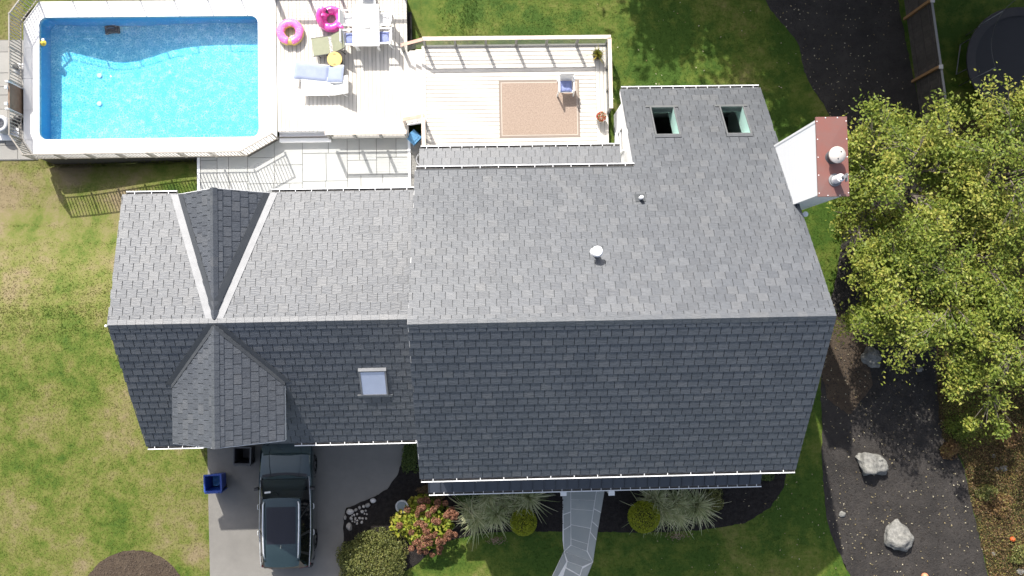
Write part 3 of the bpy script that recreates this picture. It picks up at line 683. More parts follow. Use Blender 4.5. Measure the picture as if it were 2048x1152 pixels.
b = B(); b.lathe([(0, 0), (.05, 0), (.05, .16), (0, .16)], (gx+.03, gy, 9.04), 12, False); b.box(gx+.10, gx+.115, gy-.13, gy+.10, 9.02, 9.2); b.box(gx+.04, gx+.11, gy-.012, gy+.012, 9.1, 9.13); b.build('flue_terminal', FLASH, chm)
lx, ly, _ = (10.35, 3.18, 5.6)
b = B(); b.box(9.57, lx+.02, ly-.03, ly+.03, 5.55, 5.65); b.lathe([(0, 0), (.07, 0), (.09, .1), (.0, .12)], (lx, ly, 5.5), 14, False); b.build('floodlight', TRIM, house)
# vents on the main roof
def vent(x, y, h, r, cap):
    z = ZE(y); o = B().lathe([(0, -.05), (r, -.05), (r, h), (0, h)], (x, y, z), 16, False).build('vent_pipe', TRIM, house, True)
    sl = SN; uu, vv = x-X0, VM(y-YM); f = B(); f.hull8([sl.p(uu-.16, vv-.17, .02), sl.p(uu+.16, vv-.17, .02), sl.p(uu+.16, vv+.17, .02), sl.p(uu-.16, vv+.17, .02)], [sl.p(uu-.16, vv-.17, .034), sl.p(uu+.16, vv-.17, .034), sl.p(uu+.16, vv+.17, .034), sl.p(uu-.16, vv+.17, .034)]) if not cap else f.lathe([(r*1.9, -.14), (r*1.7, .0), (r*1.15, .16), (r*1.02, .17)], (x, y, z+.03), 16, False)
    f.build('flashing', FLASHD if not cap else TRIM, o)
    if cap: B().lathe([(0, 0), (r*1.75, 0), (r*1.85, .05), (r*1.4, .10), (0, .11)], (x, y, z+h+.02), 18, False).build('vent_cap', TRIM, o)
vent(3.33, 1.92, .48, .09, True); vent(4.95, 3.70, .34, .06, False)
# ------------------------------------------------------------------ garage wing of the house
XW0, XW1, YW, ZW, PS, PN = -11.28, -1.7, .07, 6.6, .764, .292
WS = Slope((XW0, YW, ZW), (1, 0, 0), (0, -1, -PS)); WN = Slope((XW0, YW, ZW), (1, 0, 0), (0, 1, -PN))
LWS = math.hypot(4.06, 4.06*PS); LWN = math.hypot(4.11, 4.11*PN)
sk = (-3.93-XW0, -3.17-XW0, (YW+1.52)*math.hypot(1, PS), (YW+2.27)*math.hypot(1, PS))
b = B(); slab_rects(b, WS, [(0, XW1-XW0-.1, 0, LWS)], .14); slab_rects(b, WN, [(0, XW1-XW0-.1, 0, LWN)], .14); wroof = b.build('garage_roof', FLASHD, house)
tile_rects(WS, LWS, 24, lambda v: (-.03, 9.3), [sk], wroof, 0, 41); tile_rects(WN, LWN, 20, lambda v: (-.03, 9.3), [], wroof, 0, 42)
ridge_caps((XW0, YW, ZW), (-2.1, YW, ZW), wroof, (PS, PN), .16, 5)
for sl, L_ in ((WS, LWS), (WN, LWN)): rake(sl, -.002, 0, L_, wroof, -1)
skylight(sk, WS, True)
XG = -8.12
# front gable dormer
YF = -3.68; hw = 1.76; zd = 5.14; sp = (ZW-zd)/hw
yv = YW - (ZW-zd)/PS
gslope = {}
for side, nm in ((-1, 'w'), (1, 'e')):
    # u runs along the ridge to the south, v down the slope
    sl = Slope((XG, YW, ZW+.012), (0, -1, 0), (side, 0, -sp)); cs = math.hypot(1, sp)
    poly = [(0, 0), (YW-YF, 0), (YW-YF, hw*cs), (YW-yv, hw*cs)]
    b = B(); b.slab([sl.p(u, v, -.006) for u, v in poly], sl.n, .12); part = b.build('front_gable_roof', FLASHD, house)
    tile_poly(sl, poly, part, 50+side)
    # valley flashing on the gable side
    d = Vector((poly[3][0], poly[3][1])).normalized(); nrm = Vector((d.y, -d.x))
    st = [(0.05, .0), (poly[3][0], poly[3][1]), (poly[3][0]+nrm.x*.16, poly[3][1]), (.16/abs(d.y), 0)]
    b = B(); b.slab([sl.p(u, v, .036) for u, v in st], sl.n, .012); b.build('valley_flashing', FLASHD, part)
    # and on the roof side
    q = [Vector((XG, YW-.02, ZW-.01)), Vector((XG+side*hw, yv, zd)), Vector((XG+side*(hw+.22), yv+.02, zd)), Vector((XG+side*.22, YW-.02, ZW-.01))]
    for p in q: p.z = ZW - PS*(YW-p.y)
    b = B(); b.slab([p+WS.n*.036 for p in q], WS.n, .012); b.build('valley_flashing', FLASHD, part)
    rk = B(); a0, a1 = sl.p(YW-YF+.002, 0, -.01), sl.p(YW-YF+.002, hw*cs, -.01); q = [a0, a1, a1-sl.n*.17, a0-sl.n*.17]; rk.hull8(q, [p+sl.u*.018 for p in q]); rk.build('rake_board', TRIM, part)
    x = XG+side*hw; B().box(min(x, x-side*.02), max(x, x-side*.02), YF, yv+.2, zd-.16, zd-.02).build('fascia', TRIM, part)
ridge_caps((XG, YW-.1, ZW+.02), (XG, YF-.01, ZW+.02), part, (sp, sp), .16, 7)
b = B(); b.add([(XG-1.5, YF+.25, 3.0), (XG+1.5, YF+.25, 3.0), (XG+1.5, YF+.25, ZW-1.5*sp-.12), (XG, YF+.25, ZW-.12), (XG-1.5, YF+.25, ZW-1.5*sp-.12)], [(0, 1, 2, 3, 4)]); b.build('gable_wall', SIDING, house)
for s_ in (-1, 1):
    x = XG+s_*1.5; b = B(); b.add([(x, YF+.25, 2.9), (x, YF+.25, ZW-1.5*sp-.1), (x, yv+.3, ZW-1.5*sp-.1), (x, yv+.3, 2.9)], [(0, 1, 2, 3)]); b.build('gable_cheek', SIDING, house)
window_y(XG-.45, XG+.45, YF+.25, 4.3, 5.4, -1)
# rear gable cricket
YB = 4.15; hb = 1.43; zb = 5.4; spb = (ZW-zb)/hb
for side in (-1, 1):
    sl = Slope((XG, YW, ZW+.012), (0, 1, 0), (side, 0, -spb)); cs = math.hypot(1, spb)
    poly = [(0, 0), (YB-YW, 0), (YB-YW, hb*cs)]
    b = B(); b.slab([sl.p(u, v, -.006) for u, v in poly], sl.n, .1); part = b.build('rear_gable_roof', FLASHD, house)
    tile_poly(sl, poly, part, 60+side)
    d = Vector(poly[2]).normalized(); nrm = Vector((d.y, -d.x))
    b = B(); b.slab([sl.p(u, v, .036) for u, v in ((.2, .0), (poly[2][0], poly[2][1]), (poly[2][0], poly[2][1]-.22/abs(d.x)), (.2+.22/abs(d.y), 0))], sl.n, .012); b.build('valley_flashing', FLASHD, part)
    q = [Vector((XG+side*.02, YW+.12, 0)), Vector((XG+side*hb, YB-.01, 0)), Vector((XG+side*(hb+.24), YB-.01, 0)), Vector((XG+side*.26, YW+.12, 0))]
    for p in q: p.z = ZW - PN*(p.y-YW)
    b = B(); b.slab([p+WN.n*.037 for p in q], WN.n, .012); b.build('valley_flashing', FLASH, part)
    rk = B(); a0, a1 = sl.p(YB-YW+.002, 0, -.01), sl.p(YB-YW+.002, hb*cs, -.01); q = [a0, a1, a1-sl.n*.12, a0-sl.n*.12]; rk.hull8(q, [p+sl.u*.018 for p in q]); rk.build('rake_board', TRIM, part)
ridge_caps((XG, YW+.12, ZW+.02), (XG, YB+.01, ZW+.02), part, (spb, spb), .15, 8)
b = B(); b.add([(XG-1.3, 3.92, 5.0), (XG+1.3, 3.92, 5.0), (XG+1.3, 3.92, ZW-1.3*spb-.14), (XG, 3.92, ZW-.14), (XG-1.3, 3.92, ZW-1.3*spb-.14)], [(0, 1, 2, 3, 4)]); b.build('gable_wall', SIDING, house)
# gutters and walls of the wing
zws, zwn = ZW-PS*4.06, ZW-PN*4.11
gutter(XW0+.1, XG-hb-.05, YW+4.115, zwn+.01, 1, 3); gutter(XG+hb+.05, -2.12, YW+4.115, zwn+.01, 1, 9)
gutter(XW0+.02, XG-hw+.45, YW-4.065, zws+.01, -1, 4); gutter(XG+hw-.05, -2.12, YW-4.065, zws+.01, -1, 9)
wall(-10.98, -1.8, 3.78, 3.92, -1.3, zwn-.1); 
gwall(-10.98, .14, [(-3.7, -1.3), (3.78, -1.3), (3.78, ZW-PN*3.71-.2), (YW, ZW-.2), (-3.7, ZW-PS*3.77-.2)])
wall(-10.84, -1.8, -3.84, -3.7, -.1, zws-.02)
for x in (-8.95, -5.2):
    o = B().box(x-1.25, x+1.25, -3.88, -3.845, .02, 2.25).build('garage_door', TRIM, house)
    for k in range(4): B().box(x-1.2, x+1.2, -3.895, -3.881, .06+k*.55, .54+k*.55).build('door_panel', WHITE, o)
for x, y, z in ((XW0-.12, YW-.02, ZW-.05), (XW0-.06, 3.3, ZW-PN*3.3-.05)):
    b = B(); b.lathe([(0, 0), (.03, 0), (.042, .04), (.03, .065), (0, .07)], (x+.05, y, z), 10, False); b.box(x, x+.15, y-.02, y+.02, z-.03, z+.02); b.build('eave_lamp', TRIM, house)
# back door landing
B().box(-4.12, -2.84, 4.0, 5.32, -.75, -.57, .01).build('door_landing', TRIM, house)
# ------------------------------------------------------------------ pool, decks, railings
ZP, ZU = -.30, .30
def rrect(x0, x1, y0, y1, r, n=6):
    P = []
    for cx, cy, a0 in ((x1-r, y1-r, 0), (x0+r, y1-r, 90), (x0+r, y0+r, 180), (x1-r, y0+r, 270)):
        for k in range(n+1): a = R(a0+90*k/n); P.append((cx+r*math.cos(a), cy+r*math.sin(a)))
    return P
PX0, PX1, PY0, PY1 = -16.64, -8.42, 7.14, 11.80
pool = thing('swimming_pool', 'rectangular blue vinyl-lined swimming pool with rounded corners set in a white deck', 'pool', (-12.5, 9.5, -1.5))
ZWAT = -.40
def floorz(x, y):
    d = .74 + .52*math.exp(-((x+14.0)/1.9)**2)*(.55+.45*math.exp(-((y-9.4)/2.0)**4)) ; return ZWAT - d
rr = rrect(PX0, PX1, PY0, PY1, .28); n = len(rr)
b = B(); V = []; F = []
V = [(p[0], p[1], ZP-.01) for p in rr] + [(p[0], p[1], floorz(*p)-.2) for p in rr]
b.add(V, [(i, (i+1) % n, n+(i+1) % n, n+i) for i in range(n)])
b.build('liner_wall', mat('liner_wall_blue', (.035, .27, .52), (.05, .33, .58), 3, .5), pool, fixn=False)
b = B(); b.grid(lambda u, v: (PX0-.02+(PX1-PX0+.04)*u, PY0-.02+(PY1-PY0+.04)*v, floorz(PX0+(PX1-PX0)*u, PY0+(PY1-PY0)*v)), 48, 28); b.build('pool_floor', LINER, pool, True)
tb = B(); RO_ = rrect(PX0+.005, PX1-.005, PY0+.005, PY1-.005, .28); 
tb.add([(p[0], p[1], ZP-.012) for p in RO_] + [(p[0], p[1], ZWAT-.05) for p in RO_], [(i, (i+1) % n, n+(i+1) % n, n+i) for i in range(n)])
tb.build('tile_band', mat('tile_band', (.05, .20, .36), (.55, .66, .66), 24, .3, lo=.45, hi=.55), pool, fixn=False)
b = B(); b.add([(p[0]*.9999, p[1], ZWAT) for p in rrect(PX0+.008, PX1-.008, PY0+.008, PY1-.008, .27)], [tuple(range(n))]); b.build('water', WATER, pool)
for u, v in ((198, 150), (198, 207)):
    x, y, _ = (-14.92, 9.91, -1.5) if v == 150 else (-14.93, 8.79, -1.5)
    B().lathe([(0, 0), (.10, 0), (.09, .03), (0, .035)], (x, y, floorz(x, y)+.004), 16, False).build('drain_cover', TRIM, pool)
x, y, _ = (-14.35, 11.68, -1.2); cz = floorz(x, y)
cl = thing('pool_cleaner', 'dark robotic pool cleaner resting on the pool floor in shade', 'pool cleaner', (x, y, cz), R(6))
b = B(); b.box(-.20, .20, -.16, .16, .05, .19, .04); b.build('body', BLACKP, cl, local=True)
for s_ in (-1, 1): B().tube([(s_*.22, -.17, .07), (s_*.22, .17, .07)], .07, 10).build('track', DARKM, cl, local=True)
B().tube([(-.13, 0, .19), (-.10, .0, .27), (.10, 0, .27), (.13, 0, .19)], .018, 6).build('handle', mat('grey_plastic', (.12, .16, .22)), cl, local=True)
x, y, _ = (-16.54, 10.85, -0.38)
fl = thing('chlorine_floater', 'yellow floating dispenser at the left pool edge', 'pool float', (x, y, ZWAT))
B().lathe([(0, -.05), (.10, -.04), (.12, .0), (.10, .03), (.06, .05), (.06, .10), (0, .11)], n=18, cap=False).build('body', mat('yellow_plastic', (.75, .55, .06), (.7, .5, .08)), fl, True, local=True)
B().lathe([(0, 0), (.055, 0), (.05, .03), (0, .035)], (-.0, .13, .02), 12, False).build('cap', TRIM, fl, local=True)
# lower deck: resin panels round the pool, planks to the right
deck = thing('pool_deck', 'low white deck round the pool with plank floor to its right', 'deck', (-9, 9, -1.0))
def panel(pts):
    b = B(); b.t = rng.random(); c = (sum(p[0] for p in pts)/len(pts), sum(p[1] for p in pts)/len(pts))
    q = [(p[0]+(c[0]-p[0])*.004/max(.05, abs(c[0]-p[0])), p[1]+(c[1]-p[1])*.004/max(.05, abs(c[1]-p[1]))) for p in pts]
    b.prism(q, ZP-.05, ZP); b.build('deck_panel', RESIN, deck)
xs = [PX0-.02 + (PX1-PX0+.04)*k/7 for k in range(8)]
for k in range(7):
    panel([(xs[k], 6.44), (xs[k+1] if k < 6 else -8.92, 6.44), (xs[k+1], PY0), (xs[k], PY0)]); panel([(xs[k], PY1), (xs[k+1], PY1), (xs[k+1], 12.42), (xs[k], 12.42)])
ys = [PY0 + (PY1-PY0)*k/4 for k in range(5)]
for k in range(4): panel([(-17.24, ys[k]), (xs[0], ys[k]), (xs[0], ys[k+1]), (-17.24, ys[k+1])]); panel([(xs[7], ys[k]), (-7.74, ys[k]), (-7.74, ys[k+1]), (xs[7], ys[k+1])])
panel([(-17.24, 7.14), (-16.76, 6.44), (xs[0], 6.44), (xs[0], 7.14)]); panel([(-17.24, 11.8), (xs[0], 11.8), (xs[0], 12.42), (-16.66, 12.42), (-17.24, 11.62)])
panel([(-8.90, 6.44), (-7.74, 7.10), (-7.74, 7.14), (xs[7], 7.14)]); panel([(xs[7], 11.8), (-7.74, 11.8), (-7.74, 12.42), (xs[7], 12.42)])
cop = B(); ro, ri = rrect(PX0-.11, PX1+.11, PY0-.11, PY1+.11, .34), rrect(PX0, PX1, PY0, PY1, .28)
cop.add([(p[0], p[1], ZP+.001) for p in ro] + [(p[0], p[1], ZP+.02) for p in ro] + [(p[0], p[1], ZP+.02) for p in ri] + [(p[0], p[1], ZP-.05) for p in ri], [(j*n+i, j*n+(i+1) % n, (j+1)*n+(i+1) % n, (j+1)*n+i) for j in range(3) for i in range(n)])
cop.build('coping', TRIM, deck)
npk = 33; pk = (-2.74+7.72)/npk
for k in range(npk):
    x0 = -7.72 + k*pk; b = B(); b.t = rng.random()
    y0 = 7.10 if x0 > -5.72 else 7.33
    b.box(x0+.0055, x0+pk-.0055, y0, 12.5, ZP-.04, ZP+rng.uniform(-.0015, .0015), .004); b.build('plank', PLANK, deck)
B().box(-7.7, -2.74, 7.36, 12.48, ZP-.2, ZP-.06).build('joist_frame', DARKM, deck)
skv = [(-17.24, 7.16), (-16.76, 6.45), (-8.92, 6.45), (-7.74, 7.10), (-2.74, 7.10), (-2.74, 12.5), (-7.74, 12.5), (-7.74, 12.42), (-16.66, 12.42), (-17.24, 11.62)]
for i in range(len(skv)):
    a, c = skv[i], skv[(i+1) % len(skv)]; d = Vector((c[0]-a[0], c[1]-a[1], 0)).normalized(); nn_ = Vector((-d.y, d.x, 0))*.03
    q = [Vector((a[0], a[1], -1.75))+nn_*.3, Vector((c[0], c[1], -1.75))+nn_*.3, Vector((c[0], c[1], ZP-.052))+nn_*.3, Vector((a[0], a[1], ZP-.052))+nn_*.3]
    B().hull8(q, [p+nn_ for p in q]).build('skirt_panel', mat('deck_skirt', (.060, .055, .050), None, 2, .7), deck)
# step down to the patio
B().box(-7.70, -5.74, 6.96, 7.33, -.55, -.50, .008).build('step', TRIM, deck); B().box(-7.68, -5.76, 7.30, 7.328, -.50, ZP-.045).build('step_riser', TRIM, deck)
B().box(-7.68, -5.76, 6.98, 7.08, -.80, -.551).build('step_riser', TRIM, deck)
# pool side railings
def post_me(name, w_, h, m): return B().box(-w_/2, w_/2, -w_/2, w_/2, 0, h, .01).mesh(name, m)
PME = post_me('post', .06, .98, ALU); BME = B().box(-.015, .015, -.015, .015, .10, .93).mesh('baluster', ALU); WPM = post_me('post', .09, .92, POSTM); WPL = post_me('post', .09, .92, mat('pale_post', (.52, .44, .38), (.60, .54, .48), 3, .6))
TPM = post_me('post', .04, .95, ALU)
CAPM = B().box(-.045, .045, -.045, .045, .98, 1.01, .012).mesh('post_cap', TRIM)
def baluster_rail(root, pts, z0, post_sp, bsp=.11):
    for i in range(len(pts)-1):
        a, c = Vector((*pts[i], z0)), Vector((*pts[i+1], z0)); d = c-a; L = d.length; ang = math.atan2(d.y, d.x); d.normalize(); k = max(1, round(L/post_sp))
        for j in range(k+1 if i == len(pts)-2 else k):
            M = Matrix.Translation(a + d*L*j/k) @ Matrix.Rotation(ang, 4, 'Z'); p = put('post', PME, root, False, M)
        m = max(1, round(L/bsp))
        for j in range(1, m):
            put('baluster', BME, root, False, Matrix.Translation(a + d*L*j/m) @ Matrix.Rotation(ang, 4, 'Z'))
        for z, hh, ww in ((.08, .03, .03), (.93, .035, .045)):
            q = []; s_ = Vector((-d.y, d.x, 0))*ww/2
            lo = [a-s_, c-s_, c+s_, a+s_]; B().hull8([p+Vector((0, 0, z)) for p in lo], [p+Vector((0, 0, z+hh)) for p in lo]).build('rail', ALU, root)
rl = thing('pool_railing', 'slim aluminium baluster railing along the near and left edges of the pool', 'railing', (-17.28, 8, ZP))
baluster_rail(rl, [(-17.28, 8.05), (-17.28, 7.14), (-16.78, 6.40), (-8.90, 6.40), (-7.72, 7.05)], ZP, 1.17, .125)
rl = thing('pool_railing', 'slim aluminium baluster railing at the pool far left corner and far edge', 'railing', (-17.28, 10, ZP))
baluster_rail(rl, [(-17.28, 9.18), (-17.28, 11.64), (-16.68, 12.46)], ZP, 1.2, .125)
for k in range(8):
    put('post', TPM, rl, False, Matrix.Translation((-16.68+k*1.27, 12.46, ZP)))
B().box(-16.68, -7.79, 12.454, 12.466, ZP+.938, ZP+.95).build('rail', ALU, rl)
B().box(-16.68, -7.79, 12.454, 12.466, ZP+.08, ZP+.092).build('rail', ALU, rl)
# flip-up ladder gate on the left
gt = thing('pool_ladder', 'brown wooden entry ladder folded against the left side of the pool deck', 'ladder', (-17.6, 8.6, -1.5))
brn = mat('brown_board', (.15, .095, .06), (.22, .15, .10), 4, .7, .2, 20)
B().box(-17.36, -17.31, 8.15, 9.1, -1.40, .55).build('backing_board', brn, gt)
for y in (8.10, 9.12): B().box(-17.42, -17.30, y-.03, y+.03, -1.5, .68, .01).build('side_rail', TRIM, gt)
for k in range(5): B().box(-17.60, -17.37, 8.16, 9.06, -1.25+k*.33, -1.21+k*.33, .006).build('tread', brn, gt)
for y in (8.3, 8.9): B().box(-17.46, -17.36, y-.05, y+.05, .56, .66, .01).build('hinge', TRIM, gt)
# cable railings with wooden cap
def cable_rail(root, a, c, z0, k, capm, postm=WPM, capw=.14, caps=True, ncab=7, h=.95, ends=(True, True)):
    a, c = Vector((*a, z0)), Vector((*c, z0)); d = c-a; L = d.length; ang = math.atan2(d.y, d.x); d.normalize(); s_ = Vector((-d.y, d.x, 0))
    for j in range(k+1):
        if (j == 0 and not ends[0]) or (j == k and not ends[1]): continue
        put('post', postm, root, False, Matrix.Translation(a+d*(L*j/k)) @ Matrix.Rotation(ang, 4, 'Z'))
    for i in range(ncab):
        z = Vector((0, 0, .10+i*.115)); B().tube([a+z, c+z], .006, 4).build('cable', POSTM, root)
    lo = [a-s_*capw/2-d*.05, c-s_*capw/2+d*.05, c+s_*capw/2+d*.05, a+s_*capw/2-d*.05]; up = Vector((0, 0, 1))
    B().hull8([p+up*(h-.03) for p in lo], [p+up*h for p in lo]).build('cap_rail', capm, root)
    lo = [a-s_*.03, c-s_*.03, c+s_*.03, a+s_*.03]
    B().hull8([p+up*.03 for p in lo], [p+up*.06 for p in lo]).build('bottom_rail', POSTM, root)
rl = thing('deck_railing', 'cable railing with pale wooden cap on the far and right sides of the upper deck', 'railing', (1.4, 10.32, ZU))
cable_rail(rl, (-2.02, 10.36), (4.83, 10.36), ZU, 6, CAPW); cable_rail(rl, (4.83, 10.27), (4.83, 7.75), ZU, 3, CAPW, ends=(False, True))
rl = thing('deck_railing', 'short wooden railing beside the upper deck stair above the blue tub', 'railing', (-2.08, 7.0, ZU))
cable_rail(rl, (-2.08, 7.5), (-2.08, 6.12), ZU, 1, CAPW, WPL)
rl = thing('deck_railing', 'wooden-capped railing between the lower deck and the patio', 'railing', (-4.3, 7.08, ZP))
cable_rail(rl, (-5.72, 7.05), (-2.80, 7.05), ZP, 3, CAPW, ncab=7)
rl = thing('deck_railing', 'cable railing on the far edge of the lower deck behind the dining table', 'railing', (-5.2, 12.45, ZP))
cable_rail(rl, (-7.70, 12.46), (-2.80, 12.46), ZP, 4, CAPW)
# upper deck
ud = thing('upper_deck', 'raised white plank deck behind the house with steps down to the pool', 'deck', (1.4, 8.2, -.5))
npk = 27; y0, y1 = 6.06, 10.28; pk = (y1-y0)/npk
for k in range(npk):
    b = B(); b.t = rng.random(); b.box(-2.0, 4.40, y0+k*pk+.0075, y0+(k+1)*pk-.0075, ZU-.04, ZU+rng.uniform(-.0015, .0015), .004); b.build('plank', PLANK, ud)
for x0, x1 in ((4.41, 4.55), (4.56, 4.70), (4.71, 4.85), (-2.16, -2.01)):
    b = B(); b.t = rng.random(); b.box(x0, x1, y0, y1 + .1, ZU-.04, ZU+.001, .004); b.build('border_board', PLANK, ud)
b = B(); b.t = .5; b.box(-2.0, 4.40, 10.285, 10.40, ZU-.04, ZU+.001, .004); b.build('border_board', PLANK, ud)
B().box(-2.1, 4.8, 6.1, 10.36, ZU-.3, ZU-.05).build('joist_frame', DARKM, ud)
for q in ((-2.15, 4.86, 10.37, 10.40), (-2.16, -2.13, 6.1, 7.5), (4.83, 4.86, 7.6, 10.37)): B().box(*q, -1.1, ZU-.045).build('skirt_panel', MATS['deck_skirt'], ud)
for k in range(3):
    z = ZU-.15*(k+1); x1 = -2.13-.24*k
    b = B(); b.t = rng.random(); b.box(x1-.27, x1, 7.55, 10.30, z-.04, z, .006); b.build('tread', PLANK, ud)
    B().box(x1-.02, x1, 7.56, 10.29, z, z+.11).build('riser', TRIM, ud)
for y in (7.52, 10.33):
    rl = thing('stair_railing', 'sloping reddish handrail on the %s side of the deck stair' % ('near' if y < 8 else 'far'), 'railing', (-2.5, y, -.3))
    b = B(); a, c = Vector((-2.05, y, ZU+.95)), Vector((-2.92, y, ZP+.86)); s_ = Vector((0, .06, 0)); lo = [a-s_, c-s_, c+s_, a+s_]; up = Vector((0, 0, .035)); b.hull8(lo, [p+up for p in lo]); b.build('handrail', CAPR, rl)
    put('post', WPM if y > 8 else WPL, rl, False, Matrix.Translation((-2.86, y, ZP)))
    for i in range(6):
        z = .14+i*.12; B().tube([(-2.05, y, ZU+z), (-2.86, y, ZP+z)], .006, 4).build('cable', POSTM, rl)
    if y < 8: B().hull8([(-2.80, y-.02, ZP-.1), (-2.1, y-.02, ZU-.25), (-2.1, y-.02, ZU+.02), (-2.80, y-.02, ZP+.1)], [(-2.80, y+.02, ZP-.1), (-2.1, y+.02, ZU-.25), (-2.1, y+.02, ZU+.02), (-2.80, y+.02, ZP+.1)]).build('stringer', TRIM, rl)
# dark storage box by the deck corner
x, y, _ = (-2.73, 11.38, -0.6)
b = thing('planter_trough', 'dark trough standing on the grass beyond the dining table', 'planter', (x, y, -.95))
B().box(-.15, .15, -.62, .62, 0, .35, .02).build('body', BLACKP, b, local=True); B().box(-.12, .12, -.59, .59, .35, .37).build('soil', MULCH, b, local=True)

# ------------------------------------------------------------------ things on the decks
def torus(b, c, Rm, rm, nu=36, nv=14, a0=0, a1=2*math.pi, sq=1.0, warp=None):
    full = abs(a1-a0-2*math.pi) < 1e-6
    V = []; F = []; ku = nu if full else nu+1
    for i in range(ku):
        a = a0+(a1-a0)*i/nu; rr_ = rm*(warp(a) if warp else 1)
        for j in range(nv):
            t = 2*math.pi*j/nv; V.append((c[0]+(Rm+rr_*math.cos(t))*math.cos(a), c[1]+(Rm+rr_*math.cos(t))*math.sin(a), c[2]+rr_*sq*math.sin(t)))
    for i in range(nu):
        i2 = (i+1) % ku
        for j in range(nv): F.append((i*nv+j, i2*nv+j, i2*nv+(j+1) % nv, i*nv+(j+1) % nv))
    b.add(V, F); return b
PINK = mat('pink_vinyl', (.80, .13, .45), (.86, .24, .56), 5, .22, .15, 9, coat=.4)
PINKF = mat('hot_pink_vinyl', (.76, .06, .37), (.84, .14, .48), 5, .22, .15, 9, coat=.4)
TAN = mat('tan_vinyl', (.62, .40, .10), (.70, .50, .16), 5, .25)
x, y, _ = (-7.16, 11.09, -0.1)
dn = thing('donut_float', 'pink frosted donut swim ring with a bite mark on the deck', 'swim ring', (x, y, ZP), R(0))
bite = lambda a: .78 if abs(((a-R(268)+math.pi) % (2*math.pi))-math.pi) < R(12) else 1
torus(B(), (0, 0, .155), .36, .165, 60, 16, warp=bite).build('ring', TAN, dn, True, local=True)
ic = B(); nu, nv = 64, 10; V = []; F = []
for i in range(nu):
    a = 2*math.pi*i/nu; ext = 2.05+.18*math.sin(a*7)+.12*math.sin(a*11+1); k_ = bite(a)*.165+.006
    for j in range(nv+1):
        t = math.pi/2 + ext*(j/nv-.5); V.append(((.36+k_*math.cos(t))*math.cos(a), (.36+k_*math.cos(t))*math.sin(a), .155+k_*math.sin(t)))
for i in range(nu):
    if bite(2*math.pi*i/nu) < 1: continue
    for j in range(nv): F.append((i*(nv+1)+j, ((i+1) % nu)*(nv+1)+j, ((i+1) % nu)*(nv+1)+j+1, i*(nv+1)+j+1))
ic.add(V, F); ic.build('icing', PINK, dn, True, local=True)
sp_ = B(); rs = random.Random(4)
for k in range(70):
    a = rs.uniform(0, 6.28); t = rs.uniform(.7, 2.4); k_ = .175; p = Vector(((.36+k_*math.cos(t))*math.cos(a), (.36+k_*math.cos(t))*math.sin(a), .155+k_*math.sin(t)))
    if bite(a) < 1: continue
    d = Vector((rs.uniform(-1, 1), rs.uniform(-1, 1), 0)).normalized()*.016; sp_.tube([p-d, p+d], .006, 4)
sp_.build('sprinkles', mat('sprinkle', (.85, .80, .80), (.8, .55, .65), 30, .4), dn, local=True)
x, y, _ = (-5.6, 11.58, -0.05)
fm = thing('flamingo_float', 'hot pink inflatable flamingo ring behind the green lounger', 'swim ring', (x, y, ZP), 0)
torus(B(), (0, 0, .16), .34, .17, 44, 14, warp=lambda a: 1+.04*math.sin(9*a)).build('ring', PINKF, fm, True, local=True)
nk = [(-.34, -.26, .28), (-.40, -.12, .42), (-.42, .05, .52), (-.36, .20, .58), (-.22, .26, .58), (-.14, .20, .54)]
B().tube(nk, [.13, .12, .105, .10, .10, .07], 12).build('neck', PINKF, fm, True, local=True)
B().tube([(-.16, .21, .55), (-.10, .16, .50), (-.05, .12, .44)], [.06, .05, .01], 8).build('beak', BLACKP, fm, True, local=True)
for s_ in (-1, 1): B().lathe([(0, -.02), (.025, -.01), (.028, .0), (.015, .015), (0, .018)], (-.24+s_*.06, .27+s_*.02, .675), 10, False).build('eye', WHITE, fm, local=True)
B().tube([(.26, -.28, .27), (.40, -.38, .33), (.50, -.42, .36)], [.10, .07, .01], 8).build('tail', PINKF, fm, True, local=True)
# dining table
x, y, _ = (-4.22, 11.15, 0.44)
tbz = ZP
tb = thing('dining_table', 'white rectangular outdoor dining table on the lower deck', 'table', (x, y, ZP))
B().box(-.50, .50, -.80, .80, .70, .74, .012).build('tabletop', WHITE, tb, local=True)
for sx in (-1, 1):
    for sy in (-1, 1): B().box(sx*.42-.035, sx*.42+.035, sy*.72-.035, sy*.72+.035, 0, .70).build('leg', WHITE, tb, local=True)
B().box(-.44, .44, -.74, .74, .62, .695).build('apron', WHITE, tb, local=True)
chev = bpy.data.materials.new('chevron_cloth'); chev.use_nodes = True; t_ = chev.node_tree; bb = t_.nodes['Principled BSDF']
tc = N(t_, 'TexCoord'); sx_ = N(t_, 'SeparateXYZ'); t_.links.new(tc.outputs['Object'], sx_.inputs[0])
zig = math_(t_, 'PINGPONG', math_(t_, 'MULTIPLY', sx_.outputs[0], 1.0), .045)
st_ = math_(t_, 'FRACT', math_(t_, 'MULTIPLY', math_(t_, 'ADD', sx_.outputs[1], zig), 13.0)); t_.links.new(ramp(t_, math_(t_, 'GREATER_THAN', st_, .5), [(0, (.02, .02, .025)), (1, (.75, .75, .74))]), bb.inputs['Base Color'])
x2, y2, _ = (-4.25, 11.33, 0.46)
ck = B(); 
def clothf(u, v):
    wv = .10+.07*v
    return ((u-.5)*2*wv + .06*v, .30-.62*v, .004 + .02*math.sin(u*9+v*4)**2)
ck.grid(clothf, 10, 16); o = ck.build('table_runner', chev, None, True); o.location = (x2-.05, y2-.02, ZP+.742); o.rotation_euler = (0, 0, R(8))
tag(o, 'crumpled black and white chevron cloth lying on the dining table', 'cloth')
